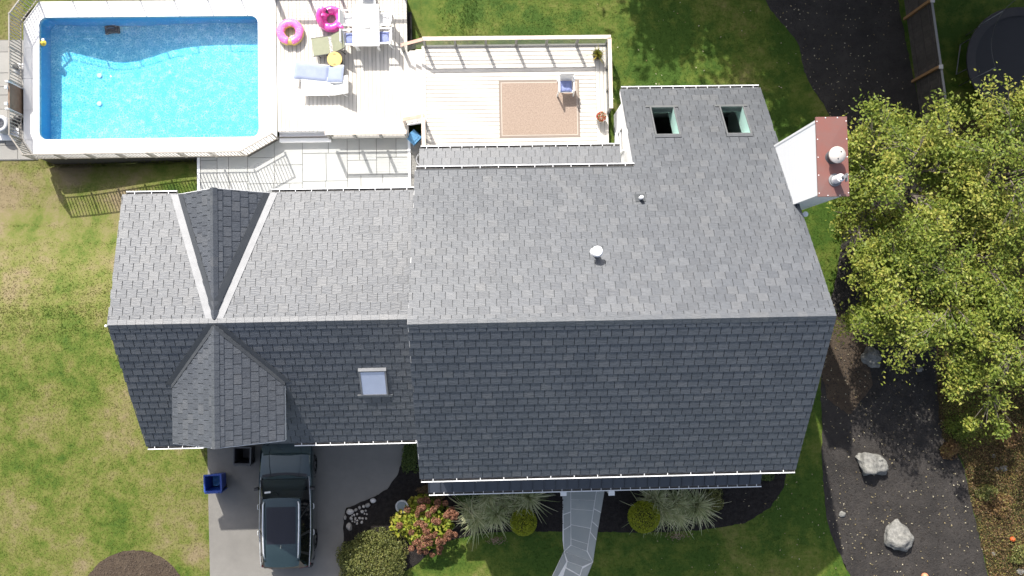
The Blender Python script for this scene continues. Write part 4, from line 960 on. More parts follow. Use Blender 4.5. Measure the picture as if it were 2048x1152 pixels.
# chairs
BLUEC = mat('blue_cushion', (.20, .24, .45), (.26, .30, .52), 6, .85, .5, 12, spec=.2)
def chair(label, loc, rz, cushion=True, group=None):
    r = thing('patio_chair', label, 'chair', loc, rz, group)
    B().grid(lambda u, v: (-.25+.5*u, -.24+.46*v, .43+.012*math.cos((u-.5)*3)-.015*v), 6, 6).build('seat', WHITE, r, True, local=True)
    s = B(); s.box(-.25, .25, -.24, .22, .405, .418, .004); s.build('seat_pan', WHITE, r, local=True)
    bk = B()
    for k in range(5): xk = -.20+k*.10; bk.hull8([(xk-.049, .22, .44), (xk+.049, .22, .44), (xk+.049, .245, .44), (xk-.049, .245, .44)], [(xk-.049, .33, .86), (xk+.049, .33, .86), (xk+.049, .35, .86), (xk-.049, .35, .86)])
    bk.hull8([(-.27, .31, .82), (.27, .31, .82), (.27, .345, .82), (-.27, .345, .82)], [(-.23, .335, .93), (.23, .335, .93), (.23, .365, .93), (-.23, .365, .93)])
    bk.build('backrest', WHITE, r, local=True)
    for sx in (-1, 1):
        B().hull8([(sx*.29-.03, -.24, .63), (sx*.29+.03, -.24, .63), (sx*.27+.03, .32, .66), (sx*.27-.03, .32, .66)], [(sx*.29-.03, -.24, .655), (sx*.29+.03, -.24, .655), (sx*.27+.03, .32, .685), (sx*.27-.03, .32, .685)]).build('armrest', WHITE, r, local=True)
        B().hull8([(sx*.30-.025, -.29, 0), (sx*.30+.025, -.29, 0), (sx*.30+.025, -.24, 0), (sx*.30-.025, -.24, 0)], [(sx*.28-.025, -.23, .64), (sx*.28+.025, -.23, .64), (sx*.28+.025, -.18, .64), (sx*.28-.025, -.18, .64)]).build('leg', WHITE, r, local=True)
        B().hull8([(sx*.28-.025, .28, 0), (sx*.28+.025, .28, 0), (sx*.28+.025, .33, 0), (sx*.28-.025, .33, 0)], [(sx*.25-.025, .20, .43), (sx*.25+.025, .20, .43), (sx*.25+.025, .25, .43), (sx*.25-.025, .25, .43)]).build('leg', WHITE, r, local=True)
    if cushion:
        B().grid(lambda u, v: (-.22+.44*u, -.22+.42*v, .445+.065*(1-abs(2*u-1)**6)*(1-abs(2*v-1)**6)-.03*math.exp(-(((u*3) % 1-.5)**2+((v*3) % 1-.5)**2)*30)*.6), 18, 18).build('cushion', BLUEC, r, True, local=True)
    return r
tx, ty = x, y
chair('white patio chair with blue cushion at the right near corner of the dining table', (tx+.62, ty-.38, ZP), R(-90))
chair('white patio chair with blue cushion at the left near corner of the dining table', (tx-.60, ty-.42, ZP), R(90))
chair('white patio chair on the right far side of the dining table', (tx+.62, ty+.32, ZP), R(-90), False)
chair('white patio chair on the left far side of the dining table', (tx-.62, ty+.32, ZP), R(90), False)
chair('white patio chair at the far end of the dining table, cut by the frame', (tx+.05, ty+.93, ZP), R(0), False)
cx, cy, _ = (3.23, 8.67, 0.75)
chair('white patio chair with blue cushion standing alone on the beige rug', (cx, cy, ZU+.012), R(0))
B().tube([(0, 0, 0), (.01, 0, .0)], .001, 3)
# loungers: local x = length, head at +x
def lounger(label, loc, rz, sheetm, framem, cushion=None, back=35, cname='cushion', L=1.25, Bk=.66, wd=.31):
    r = thing('sun_lounger', label, 'lounger', loc, rz)
    ca, sa = math.cos(R(back)), math.sin(R(back)); z0 = .30
    B().box(-L, 0, -wd, wd, z0-.012, z0, .004).build('seat_sling', sheetm, r, local=True)
    b = B(); b.hull8([(0, -wd, z0-.012), (Bk*ca, -wd, z0-.012+Bk*sa), (Bk*ca, wd, z0-.012+Bk*sa), (0, wd, z0-.012)], [(-.006, -wd, z0), (Bk*ca-.006, -wd, z0+Bk*sa), (Bk*ca-.006, wd, z0+Bk*sa), (-.006, wd, z0)]); b.build('back_sling', sheetm, r, local=True)
    for s_ in (-1, 1):
        B().tube([(-L-.02, s_*(wd+.015), z0-.02), (.02, s_*(wd+.015), z0-.02)], .018, 6).build('side_rail', framem, r, local=True)
        B().tube([(0, s_*(wd+.015), z0-.02), (Bk*ca, s_*(wd+.015), z0-.02+Bk*sa)], .018, 6).build('back_rail', framem, r, local=True)
        for xl in (-L+.18, -.25): B().tube([(xl, s_*(wd+.015), z0-.03), (xl+.03, s_*(wd+.03), 0)], .017, 6).build('leg', framem, r, local=True)
        B().tube([(Bk*.6*ca, s_*(wd+.015), z0-.02+Bk*.6*sa), (Bk*.6*ca+.12, s_*(wd+.02), 0)], .015, 6).build('back_strut', framem, r, local=True)
    if cushion:
        th = .06
        b = B(); b.grid(lambda u, v: (-L-.02+(L+.02)*u, (-wd-.01)+(2*wd+.02)*v, z0+.004+th*(1-abs(2*u-1)**12)*(1-abs(2*v-1)**8)), 24, 10); b.build(cname, cushion, r, True, local=True)
        b = B()
        def bc(u, v):
            d = Bk*1.04*u; hh = .004+th*(1-abs(2*u-1)**10)*(1-abs(2*v-1)**8); return (d*ca-hh*sa, (-wd-.01)+(2*wd+.02)*v, z0+d*sa+hh*ca)
        b.grid(bc, 14, 10); b.build('back_'+cname, cushion, r, True, local=True)
    return r
GREENS = mat('olive_sling', (.24, .25, .17), (.28, .29, .20), 5, .8, .2, 60)
LBLUE = mat('slate_blue_pad', (.26, .30, .42), (.31, .35, .47), 4, .85, .4, 20, spec=.2)
x, y, _ = (-5.59, 10.56, 0)
g = lounger('olive green sling lounger with a patterned towel over it', (x, y, ZP), R(8), GREENS, mat('dark_frame', (.07, .07, .065)), None, 42, L=.72, Bk=.72, wd=.33)
tw = B(); tw.grid(lambda u, v: (-.08+.17*u, -.36+.66*v, .325+.02*math.sin(v*7+u*2)**2), 6, 14)
o = tw.build('towel', mat('patterned_towel', (.62, .60, .57), (.22, .21, .20), 30, .9, .3, 30, lo=.45, hi=.52), None, True); o.location = (x, y, ZP); o.rotation_euler = (0, 0, R(8)); tag(o, 'grey and white patterned towel draped over the green lounger', 'towel')
x, y, _ = (-5.73, 9.44, 0.1)
lounger('white frame lounger with a long slate blue cushion', (x, y, ZP), R(-7), WHITE, WHITE, LBLUE, 24)
x, y, _ = (-5.5, 8.96, 0.05)
l3 = lounger('bare white strap lounger in front of the blue-cushioned one', (x, y, ZP), R(0), WHITE, WHITE, None, 30)
for k in range(14): B().box(-1.2+k*.085, -1.15+k*.085, -.34, .34, .302, .312).build('strap', WHITE, l3, local=True)
x, y, _ = (-5.45, 9.95, 0.18)
st = thing('side_table', 'round side table with yellow lid and black body between two loungers', 'side table', (x, y, ZP))
B().lathe([(0, 0), (.20, 0), (.26, .12), (.27, .35), (.25, .44), (0, .44)], n=26, cap=False).build('body', BLACKP, st, True, local=True)
o = B().lathe([(.27, 0), (.285, .02), (.27, .035), (0, .037)], (0, 0, .44), 28, False).build('lid', mat('yellow_wood_lid', (.62, .44, .15), (.56, .38, .11), 4, .5), st, local=True)
for s_ in (-1, 1): B().box(-.05, .05, s_*.19-.012, s_*.19+.012, .474, .480).build('grip_slot', DARKM, o, local=True)
# rug
rug = thing('rug', 'beige speckled outdoor rug with pale border line on the upper deck', 'rug', (2.25, 7.93, ZU))
RUG1 = mat('rug_weave', (.37, .295, .24), (.26, .195, .155), 22, .95, .6, 60, .1, lo=.35, hi=.65, bd=.01)
for i, (q, m_) in enumerate((((.72, 3.77, 6.84, 9.03), mat('rug_edge', (.27, .225, .19), (.23, .19, .16), 30, .95)), ((.80, 3.69, 6.92, 8.95), mat('rug_line', (.50, .44, .38), None, 30, .95)), ((.83, 3.66, 6.95, 8.92), RUG1))):
    B().box(q[0], q[1], q[2], q[3], ZU+.002, ZU+.008+.003*i).build(('edge_band', 'border_line', 'field')[i], m_, rug)
# pots
def blades(b, c, n_, L, seed, droop=1.0, spread=1.0, wd=.012, z0=0, segs=4):
    r = random.Random(seed)
    for k in range(n_):
        a = r.uniform(0, 6.283)+.5*math.sin(k*.7); l = L*r.uniform(.45, 1.15); e = r.uniform(.2, 1.0)*spread; d = Vector((math.cos(a), math.sin(a), 0)); s_ = Vector((-d.y, d.x, 0)); pts = []
        for i in range(segs+1):
            t = i/segs; pts.append(Vector(c) + d*(l*e*t) + Vector((0, 0, z0 + l*(t*(1.15-.55*e) - droop*.75*e*t*t))))
        b.t = r.random(); w_ = [wd*(1-.85*(i/segs)**1.5) for i in range(segs+1)]
        V = [p+s_*w_[i] for i, p in enumerate(pts)] + [p-s_*w_[i] for i, p in enumerate(pts)]
        b.add(V, [(i, i+1, segs+1+i+1, segs+1+i) for i in range(segs)])
    return b
TERR = mat('terracotta', (.28, .14, .08), (.34, .19, .12), 6, .8)
GRYP = mat('pale_pot', (.60, .58, .55), None, 6, .7)
x, y, _ = (4.46, 9.89, 0.4)
pp = thing('potted_plant', 'spiky yellow-green plant in a pot in the far deck corner', 'plant', (x, y, ZU))
B().lathe([(0, 0), (.14, 0), (.19, .30), (.17, .30), (.16, .26), (0, .26)], n=20, cap=False).build('pot', mat('dark_pot', (.10, .08, .06)), pp, local=True)
blades(B(), (0, 0, .26), 70, .46, 3, 1.0, .9, .016).build('leaves', leafmat('spiky_leaf', [(.2, (.10, .13, .02)), (.5, (.30, .28, .04)), (.8, (.42, .33, .06))]), pp, local=True, fixn=False)
x, y, _ = (4.53, 7.52, 0.45)
pp = thing('potted_plant', 'red flowering plant in a pot beside the white house wall', 'plant', (x, y, ZU))
B().lathe([(0, 0), (.15, 0), (.20, .28), (.18, .28), (.17, .25), (0, .25)], n=20, cap=False).build('pot', GRYP, pp, local=True)
rg_ = np.random.default_rng(8)
def blobpts(r, n_, rad, sq=1.0, shell=.55): 
    d = r.normal(size=(n_, 3)); d /= np.linalg.norm(d, axis=1)[:, None]; rr2 = rad*(shell + (1-shell)*r.uniform(0, 1, n_)**.5)[:, None]; p = d*rr2; p[:, 2] *= sq; return p
P_ = blobpts(rg_, 220, .2, .7) + np.array([0, 0, .36]); put('foliage', leafgeo('foliage', P_, .06, leafmat('geranium_leaf', [(.2, (.07, .10, .02)), (.8, (.25, .25, .06))]), 5), pp, True)
P_ = blobpts(rg_, 260, .19, .6, .8); P_ = P_[P_[:, 2] > .0] + np.array([0, 0, .40]); put('flowers', leafgeo('flowers', P_, .055, leafmat('red_petal', [(.2, (.45, .04, .03)), (.8, (.60, .10, .07))]), 6), pp, True)
# blue tub and coiled hose by the patio
x, y, _ = (-2.55, 7.05, -0.4)
t2 = thing('plastic_tub', 'blue lidded plastic tub below the deck stair', 'tub', (x, y, -.80), R(45))
B().hull8([(-.16, -.16, 0), (.16, -.16, 0), (.16, .16, 0), (-.16, .16, 0)], [(-.21, -.21, .42), (.21, -.21, .42), (.21, .21, .42), (-.21, .21, .42)]).build('body', mat('blue_tub', (.03, .14, .32), (.04, .17, .38), 5, .4), t2, local=True)
b = B(); b.box(-.23, .23, -.23, .23, .42, .45, .02); b.box(-.14, .14, -.14, .14, .45, .465, .01); b.build('lid', mat('blue_lid', (.06, .20, .38), (.08, .24, .42), 5, .45), t2, local=True)
x, y, _ = (-2.24, 6.27, -0.7)
hz = thing('garden_hose', 'white coiled hose half hidden under the lower rear roof', 'hose', (x, y, -.80))
for k in range(3): torus(B(), (0, 0, .02+k*.035), .26-.02*(k % 2), .018, 32, 6).build('coil', TRIM, hz, True, local=True)
# pool equipment on the pavers
x, y, _ = (-17.72, 10.03, -0.75)
sf = thing('sand_filter', 'white domed pool filter tank beside the left pool wall', 'pool filter', (x, y, -1.5))
B().lathe([(0, 0), (.20, 0), (.24, .06), (.26, .3), (.25, .5), (.17, .66), (.06, .72), (0, .72)], n=24, cap=False).build('tank', mat('filter_tank', (.62, .62, .62), (.56, .56, .57), 4, .45), sf, True, local=True)
B().lathe([(0, 0), (.07, 0), (.07, .10), (.11, .11), (.11, .16), (0, .17)], (0, 0, .71), 14, False).build('valve', BLACKP, sf, local=True)
B().tube([(.05, 0, .8), (.28, .1, .8), (.34, .12, .3), (.36, .12, -.02)], .028, 8).build('pipe', TRIM, sf, True, local=True)
x, y, _ = (-18.06, 8.13, -1.3)
pmp = thing('pool_pump', 'black pool pump on the pavers at the left frame edge', 'pump', (x, y, -1.5), R(20))
B().tube([(-.30, 0, .16), (-.05, 0, .16)], .11, 14).build('motor', BLACKP, pmp, True, local=True); B().lathe([(0, 0), (.15, 0), (.15, .28), (.12, .34), (0, .35)], (.14, 0, .02), 18, False).build('strainer', DARKM, pmp, True, local=True)
B().box(-.34, .32, -.14, .14, 0, .04, .01).build('base', BLACKP, pmp, local=True)
B().tube([(.14, .12, .2), (.2, .35, .2), (.3, .5, .5)], .03, 8).build('pipe', TRIM, pmp, True, local=True)
x, y, _ = (-18.46, 7.91, -0.9)
htr = thing('pool_heater', 'light grey round pool heater cut by the left frame edge', 'heater', (x, y, -1.5))
B().lathe([(0, 0), (.34, 0), (.34, .55), (.30, .62), (.2, .62), (.19, .56), (0, .56)], n=26, cap=False).build('casing', mat('heater_grey', (.48, .50, .53), None, 4, .4), htr, True, local=True)
for k in range(6): B().box(-.18, .18, -.16+k*.06, -.14+k*.06, .575, .59).build('fan_grille', DARKM, htr, local=True)
B().box(-.5, .5, -.55, -.05, 0, .12, .02).build('plinth', TRIM, htr, local=True)
# ------------------------------------------------------------------ car
PAINT = mat('teal_paint', (.026, .048, .054), (.028, .051, .057), 1, .16, coat=1.0, spec=.6, metal=.5)
CHROME = mat('satin_trim', (.85, .86, .87), None, 3, .35, metal=.4)
cgl = GLASSD
rx, ry, _ = (-7.31, -7.26, 1.72)
# car local frame: y forward, z up
carY = -6.56
car = thing('parked_suv', 'dark teal SUV with panoramic sunroof parked nose-in at the garage', 'car', (rx+.01, carY, .012), R(-.4))
car.matrix_basis = car.matrix_basis @ Matrix.Diagonal((1, .935, 1, 1))
HL = 2.44   # half length
def interp(tab, y):
    for i in range(len(tab)-1):
        if tab[i][0] <= y <= tab[i+1][0]:
            t = (y-tab[i][0])/(tab[i+1][0]-tab[i][0]); return [a+(c-a)*t for a, c in zip(tab[i][1:], tab[i+1][1:])]
    return list(tab[0][1:] if y < tab[0][0] else tab[-1][1:])
# y, half width low, half width belt, belt/edge height, centre height
BODY = [(-2.44, .56, .52, .80, .86), (-2.40, .72, .68, .96, 1.0), (-2.30, .85, .80, 1.04, 1.07), (-2.1, .92, .875, 1.07, 1.09), (-1.8, .96, .92, 1.07, 1.08), (-1.0, .98, .945, 1.06, 1.07), (0, .98, .95, 1.04, 1.05), (.8, .98, .95, 1.01, 1.03), (1.05, .98, .94, 1.00, 1.09), (1.5, .97, .92, .965, 1.05), (2.0, .95, .88, .91, .985), (2.25, .90, .82, .84, .91), (2.38, .82, .70, .74, .80), (2.44, .70, .60, .62, .66)]
NY = 44
b = B(); secs = []
for i in range(NY+1):
    yy = -HL + 2*HL*i/NY; wl, wb, zb_, zc = interp(BODY, yy)
    half = [(wl*.90, .20), (wl, .36), (wl+.004, .60), (wl-.012, .80), (wb, zb_-.03), (wb-.06, zb_), (wb*.66, zb_+(zc-zb_)*.72), (wb*.33, zb_+(zc-zb_)*.95), (0, zc)]
    secs.append([(-p[0], yy, p[1]) for p in half] + [(p[0], yy, p[1]) for p in half[-2::-1]])
m = len(secs[0]); V = [p for s_ in secs for p in s_]
def arch(yy, z): return z < .62 and (abs(yy-1.45) < .40 or abs(yy+1.45) < .40)
F = []
for i in range(NY):
    for j in range(m-1):
        ym = -HL + 2*HL*(i+.5)/NY; zm = (secs[i][j][2]+secs[i][j+1][2])/2
        if j in (0, 1, m-2, m-3) and arch(ym, zm): continue
        F.append((i*m+j, i*m+j+1, (i+1)*m+j+1, (i+1)*m+j))
F += [tuple(range(m)), tuple(NY*m+j for j in range(m-1, -1, -1))]
b.add(V, F); b.build('body', PAINT, car, True, local=True)
B().box(-.90, .90, -2.25, 2.25, .20, .45).build('underbody', BLACKP, car, local=True)
# greenhouse
def gh(y0, x0, z0, y1, x1, z1): pass
W0 = (1.12, .80, 1.06); W1 = (.36, .665, 1.62); R1 = (-1.92, .645, 1.64); R0 = (-2.32, .76, 1.10)
ws = B(); ws.grid(lambda u, v: ((2*u-1)*(W0[1]+(W1[1]-W0[1])*v), W0[0]+(W1[0]-W0[0])*v + .10*(1-(2*u-1)**2)*(1-v*.6), W0[2]+(W1[2]-W0[2])*v+.015*math.sin(v*3.14)), 14, 8); ws.build('windshield', glass_mat('tinted_glass', (.62, .70, .68)), car, True, local=True)
B().box(-.86, .86, -2.1, 1.02, 1.085, 1.112).build('cabin_floor', BLACKP, car, local=True)
b = B(); b.grid(lambda u, v: ((2*u-1)*.74, .62+.42*v, 1.14+.05*math.sin(v*3.1)), 8, 6); b.build('dashboard', mat('dash', (.03, .035, .035), None, 5, .6), car, True, local=True)
torus(B(), (0, 0, 0), .17, .016, 20, 6).xf(Matrix.Translation((-.36, .52, 1.22)) @ Matrix.Rotation(R(55), 4, 'X')).build('steering_wheel', BLACKP, car, True, local=True)
rw = B(); rw.grid(lambda u, v: ((2*u-1)*(R0[1]+(R1[1]-R0[1])*v), R0[0]+(R1[0]-R0[0])*v - .05*(1-(2*u-1)**2), R0[2]+(R1[2]-R0[2])*v), 10, 6); rw.build('rear_window', cgl, car, True, local=True)
for s_ in (-1, 1):
    sg = B(); 
    def sidef(u, v):
        yb = W0[0]+(R0[0]-W0[0])*u; yt = W1[0]+(R1[0]-W1[0])*u; y_ = yb+(yt-yb)*v
        xb_ = .905-.06*(2*u-1)**2 if True else 0; xt_ = W1[1]+(R1[1]-W1[1])*u
        zb_ = 1.03+.04*u; return (s_*(xb_+(xt_-xb_)*v), y_, zb_+(1.615-zb_)*v)
    sg.grid(sidef, 20, 6); sg.build('side_window', cgl, car, True, local=True)
    for u in (.0, .30, .60, .86, 1.0):   # pillars
        pl_ = B(); wdt = .035 if u not in (0., 1.) else .05
        q = [Vector(sidef(max(u-wdt/2, 0), v)) for v in (0, .5, 1)]; q2 = [Vector(sidef(min(u+wdt/2, 1), v)) for v in (0, .5, 1)]; off = Vector((s_*.008, 0, .006))
        pl_.add([p+off for p in q] + [p+off for p in q2], [(0, 3, 4, 1), (1, 4, 5, 2)]); pl_.build('pillar', PAINT if u in (0., 1.) else BLACKP, car, local=True)
    b = B(); b.tube([Vector(sidef(u/14, 0))+Vector((s_*.012, 0, 0)) for u in range(15)], .013, 6); b.build('belt_trim', CHROME, car, True, local=True)
    b = B(); b.tube([(s_*.60, .30, 1.66), (s_*.63, .20, 1.70), (s_*.635, -.6, 1.735), (s_*.61, -1.60, 1.72), (s_*.585, -1.82, 1.66)], .027, 6); b.build('roof_rail', CHROME, car, True, local=True)
    # mirror
    mo = B(); mo.hull8([(s_*.93, .62, 1.02), (s_*1.09, .60, 1.03), (s_*1.09, .72, 1.03), (s_*.93, .76, 1.02)], [(s_*.94, .64, 1.17), (s_*1.08, .62, 1.16), (s_*1.08, .70, 1.15), (s_*.94, .73, 1.16)]); mo.build('mirror', BLACKP, car, local=True)
    for yh in (-.05, -1.05):
        b = B(); b.tube([(s_*.985, yh-.11, .90), (s_*1.01, yh-.06, .905), (s_*1.01, yh+.06, .905), (s_*.985, yh+.11, .90)], .014, 6); b.build('door_handle', CHROME, car, True, local=True)
    for yw in (1.45, -1.45):
        wh = B()
        prof = [(.22, -.11), (.33, -.11), (.365, -.07), (.365, .07), (.33, .11), (.22, .11)]
        nn = 28; Vw = []; Fw = []
        for i in range(nn):
            a = 2*math.pi*i/nn
            for r_, x_ in prof: Vw.append((s_*.875+x_, yw+r_*math.cos(a)/.935, .365+r_*math.sin(a)))
        k_ = len(prof)
        for i in range(nn):
            for j in range(k_-1): Fw.append((i*k_+j, ((i+1) % nn)*k_+j, ((i+1) % nn)*k_+j+1, i*k_+j+1))
        wh.add(Vw, Fw); wo = wh.build('wheel', mat('tyre', (.02, .02, .02), None, 9, .85), car, True, local=True)
        rm = B(); xo = s_*(.875+.085)
        for i in range(5):
            a = 2*math.pi*i/5; d = Vector((0, math.cos(a), math.sin(a))); t__ = Vector((0, -math.sin(a), math.cos(a)))
            c0 = Vector((xo, yw, .365)); q = [c0+d*.03-t__*.035, c0+d*.23-t__*.05, c0+d*.23+t__*.05, c0+d*.03+t__*.035]; rm.hull8(q, [p-Vector((s_*.03, 0, 0)) for p in q])
        rm.build('rim', mat('alloy', (.42, .42, .43), None, 5, .3, metal=.8), wo, local=True)
rf = B()
def rooff(u, v):   # u across, v front..back
    y_ = W1[0]+.02+(R1[0]-.24-W1[0])*v; x_ = (W1[1]+.012+(R1[1]-W1[1])*v)*(1-.10*max(0, v-.85)/.15) + .01*math.sin(v*3.14); f = 2*u-1
    return (f*x_, y_ + (.07*(1-f*f) if v < .05 else 0) - (.03*(1-f*f) if v > .95 else 0), 1.615+.015*(1-v)*0 + .085*(1-f**4) - .05*max(0, v-.8)/.2 - .02*max(0, .12-v)/.12)
rf.grid(rooff, 18, 24); 
rf.build('roof', PAINT, car, True, local=True)
b = B(); b.grid(lambda u, v: tuple(Vector(rooff(.5+(u-.5)*.76, .11+.55*v))+Vector((0, 0, .007))), 12, 12); b.build('sunroof', mat('sunroof_glass', (.012, .012, .018), None, 2, .06, spec=.6), car, True, local=True)
b = B(); b.hull8([(-.02, -1.42, 1.68), (.02, -1.42, 1.68), (.012, -1.28, 1.69), (-.012, -1.28, 1.69)], [(-.006, -1.43, 1.76), (.006, -1.43, 1.76), (.006, -1.34, 1.72), (-.006, -1.34, 1.72)]); b.build('antenna_fin', PAINT, car, local=True)
b = B(); b.hull8([(-.88, -2.46, .42), (.88, -2.46, .42), (.90, -2.36, .42), (-.90, -2.36, .42)], [(-.84, -2.47, .66), (.84, -2.47, .66), (.88, -2.34, .70), (-.88, -2.34, .70)]); b.build('rear_bumper', BLACKP, car, local=True)
for s_ in (-1, 1):
    b = B(); b.hull8([(s_*.50, -2.43, .86), (s_*.86, -2.33, .86), (s_*.90, -2.20, .86), (s_*.5, -2.38, .86)], [(s_*.50, -2.41, .98), (s_*.84, -2.33, .99), (s_*.88, -2.2, .99), (s_*.5, -2.36, .98)]); b.build('tail_light', mat('tail_red', (.20, .01, .01), None, 4, .2, coat=.6), car, local=True)
    b = B(); b.hull8([(s_*.45, 2.36, .66), (s_*.80, 2.24, .68), (s_*.86, 2.05, .80), (s_*.5, 2.25, .80)], [(s_*.45, 2.33, .76), (s_*.80, 2.22, .80), (s_*.86, 2.03, .87), (s_*.5, 2.22, .88)]); b.build('headlight', mat('lamp_glass', (.45, .48, .50), None, 4, .08, coat=.6), car, local=True)
    b = B(); b.tube([(s_*.50, 1.18, 1.085), (s_*.56, 1.6, 1.045), (s_*.58, 2.0, .975), (s_*.55, 2.2, .915)], .008, 4); b.build('hood_crease', PAINT, car, True, local=True)
    b = B(); b.tube([(s_*.2, 1.20, 1.07), (s_*.62, 1.10, 1.10)], .012, 4); b.build('wiper', BLACKP, car, local=True)
b = B(); b.grid(lambda u, v: ((2*u-1)*.80, 1.10+.11*v+.08*(1-(2*u-1)**2), 1.068+.01*(1-(2*u-1)**2)+.004), 10, 2); b.build('cowl', BLACKP, car, True, local=True)
b = B(); b.add([(-.62, .58, 1.505), (-.40, .60, 1.505), (-.42, .66, 1.45), (-.63, .64, 1.45)], [(0, 1, 2, 3)]); b.build('window_sticker', WHITE, car, local=True)
b = B()
for f_ in (-.58, .10): b.box(f_, f_+.48, .16, .34, 1.0, 1.40, .06); b.box(f_+.1, f_+.38, .14, .26, 1.40, 1.54, .04)
b.build('front_seat', mat('seat_grey', (.20, .20, .19), None, 5, .7), car, local=True)
# ------------------------------------------------------------------ wheelie bins
def bin_(label, loc, rz, m, mi, lidm):
    r = thing('wheelie_bin', label, 'bin', loc, rz)
    w0, w1, h, t = .22, .29, 1.0, .025
    def q(w_, z): return [(-w_, -w_, z), (w_, -w_, z), (w_, w_, z), (-w_, w_, z)]
    b = B(); V = q(w0, .05)+q(w1, h)+q(w1-t, h)+q(w0-t+.01, .10)
    b.add(V, [(3, 2, 1, 0)] + [(4*k+i, 4*k+(i+1) % 4, 4*k+4+(i+1) % 4, 4*k+4+i) for k in range(3) for i in range(4)] + [(12, 13, 14, 15)]); b.build('body', m, r, local=True)
    b = B(); 
    for i in range(4):
        a, c = q(w1+.015, h-.02)[i], q(w1+.015, h-.02)[(i+1) % 4]; b.tube([a, c], .022, 6)
    b.build('rim', lidm, r, local=True)
    b = B(); b.hull8([(-w1, -w1-.03, .12), (w1, -w1-.03, .12), (w1, -w1-.05, .12), (-w1, -w1-.05, .12)], [(-w1-.01, -w1-.05, h), (w1+.01, -w1-.05, h), (w1+.01, -w1-.075, h), (-w1-.01, -w1-.075, h)]); b.build('lid', lidm, r, local=True)
    b = B(); b.tube([(-.2, -w1-.05, h+.01), (.2, -w1-.05, h+.01)], .02, 6); b.build('handle', lidm, r, local=True)
    for s_ in (-1, 1): B().tube([(s_*.17, -w0-.06, .10), (s_*.23, -w0-.06, .10)], .10, 12).build('wheel', DARKM, r, local=True)
    return r
x, y, _ = (-8.83, -4.73, 1)
bin_('black open wheelie bin under the garage eave beside the SUV', (x, y, .012), R(-2), BLACKP, None, mat('grey_rim', (.10, .10, .10)))
x, y, _ = (-9.89, -5.69, 1)
o = bin_('blue open wheelie bin with its lid hanging back, on the driveway edge', (x, y, .012), R(2), mat('blue_bin', (.012, .04, .24), (.015, .05, .28), 4, .4), None, mat('blue_rim', (.05, .10, .36), None, 4, .4))
ins = B(); ins.grid(lambda u, v: (-.20+.40*u, -.20+.40*v, .30+.10*math.sin(u*5)*math.cos(v*6)), 8, 8); s2 = ins.build('rubbish_bag', mat('blue_bag', (.10, .28, .55), (.06, .2, .45), 8, .4), None, True); s2.location = (x, y, .012); tag(s2, 'light blue plastic bag lying inside the blue bin', 'bag')
# ------------------------------------------------------------------ birdbath, stones, boulders
x, y, _ = (-3.14, -6.78, 0.59)
bb_ = thing('birdbath', 'round pale grey birdbath standing in the black mulch', 'birdbath', (x, y, .02))
CONC = mat('cast_stone', (.33, .34, .34), (.40, .41, .41), 8, .8, .3, 40)
B().lathe([(0, 0), (.13, 0), (.13, .05), (.08, .08), (.06, .2), (.05, .4), (.06, .5), (.07, .52), (0, .52)], n=20, cap=False).build('pedestal', CONC, bb_, True, local=True)
B().lathe([(0, .50), (.08, .51), (.20, .545), (.24, .575), (.24, .59), (.195, .59), (.175, .565), (0, .56)], n=30, cap=False).build('bowl', CONC, bb_, True, local=True)
B().lathe([(0, .572), (.18, .572)], n=24, cap=False).build('water', mat('bath_water', (.16, .19, .20), None, 3, .08), bb_, local=True)
def stone_mesh(name, sx, sy, sz, seed, m, rough=.12, sub=3, cut=0):
    r = random.Random(seed); bm = bmesh.new(); bmesh.ops.create_icosphere(bm, subdivisions=sub, radius=1)
    from mathutils import noise as mn
    off = Vector((seed*3.1, seed*1.7, 0)); planes = [(Vector((r.uniform(-1, 1), r.uniform(-1, 1), r.uniform(-.2, 1))).normalized(), r.uniform(.62, .85)) for _ in range(cut)]
    for v in bm.verts:
        d = v.co.copy()
        for n_, l_ in planes:
            k = d.dot(n_)
            if k > l_: d -= n_*(k-l_)
        d *= 1 + rough*mn.noise(d*1.6+off)*1.6 + rough*.35*mn.noise(d*5+off)
        v.co = Vector((d.x*sx, d.y*sy, max(d.z*sz, -sz*.35)))
    me = bpy.data.meshes.new(name); bm.to_mesh(me); bm.free(); me.materials.append(m)
    at = me.attributes.new('tint', 'FLOAT', 'POINT'); tv = r.random(); at.data.foreach_set('value', [tv]*len(me.vertices))
    me.polygons.foreach_set('use_smooth', [True]*len(me.polygons)); return me
STN = [((-4.26, -6.64, 0), .23, .17, 'white squarish edging stone, brightest of the pile, nearest the house', None), ((-4.46, -6.8, 0), .19, .19, 'grey-white rounded stone next to the bright white one', None),
 ((-5.13, -7.03, 0), .29, .22, 'large tan mossy stone at the driveway edge of the pile', None), ((-5.16, -7.59, 0), .23, .32, 'large pale oval stone at the near end of the pile', None), ((-5.3, -7.23, 0), .11, .17, 'narrow grey stone touching the asphalt beside the tan stone', None)]
SML = [(-4.61, -6.85, 0), (-4.77, -6.89, 0), (-4.91, -6.97, 0), (-4.67, -7.04, 0), (-4.54, -7.01, 0), (-4.86, -7.13, 0), (-4.97, -7.16, 0), (-5.05, -7.19, 0), (-5.08, -7.28, 0), (-4.93, -7.28, 0), (-4.77, -7.28, 0), (-4.66, -7.29, 0), (-4.53, -7.3, 0), (-4.94, -7.34, 0), (-4.86, -7.37, 0), (-5.04, -7.39, 0), (-4.95, -7.42, 0), (-4.69, -7.43, 0), (-4.87, -7.48, 0), (-4.59, -7.12, 0), (-4.5, -7.14, 0)]
SZ = [.12, .13, .12, .14, .08, .09, .09, .06, .14, .09, .10, .10, .11, .06, .08, .07, .06, .12, .09, .07, .08]
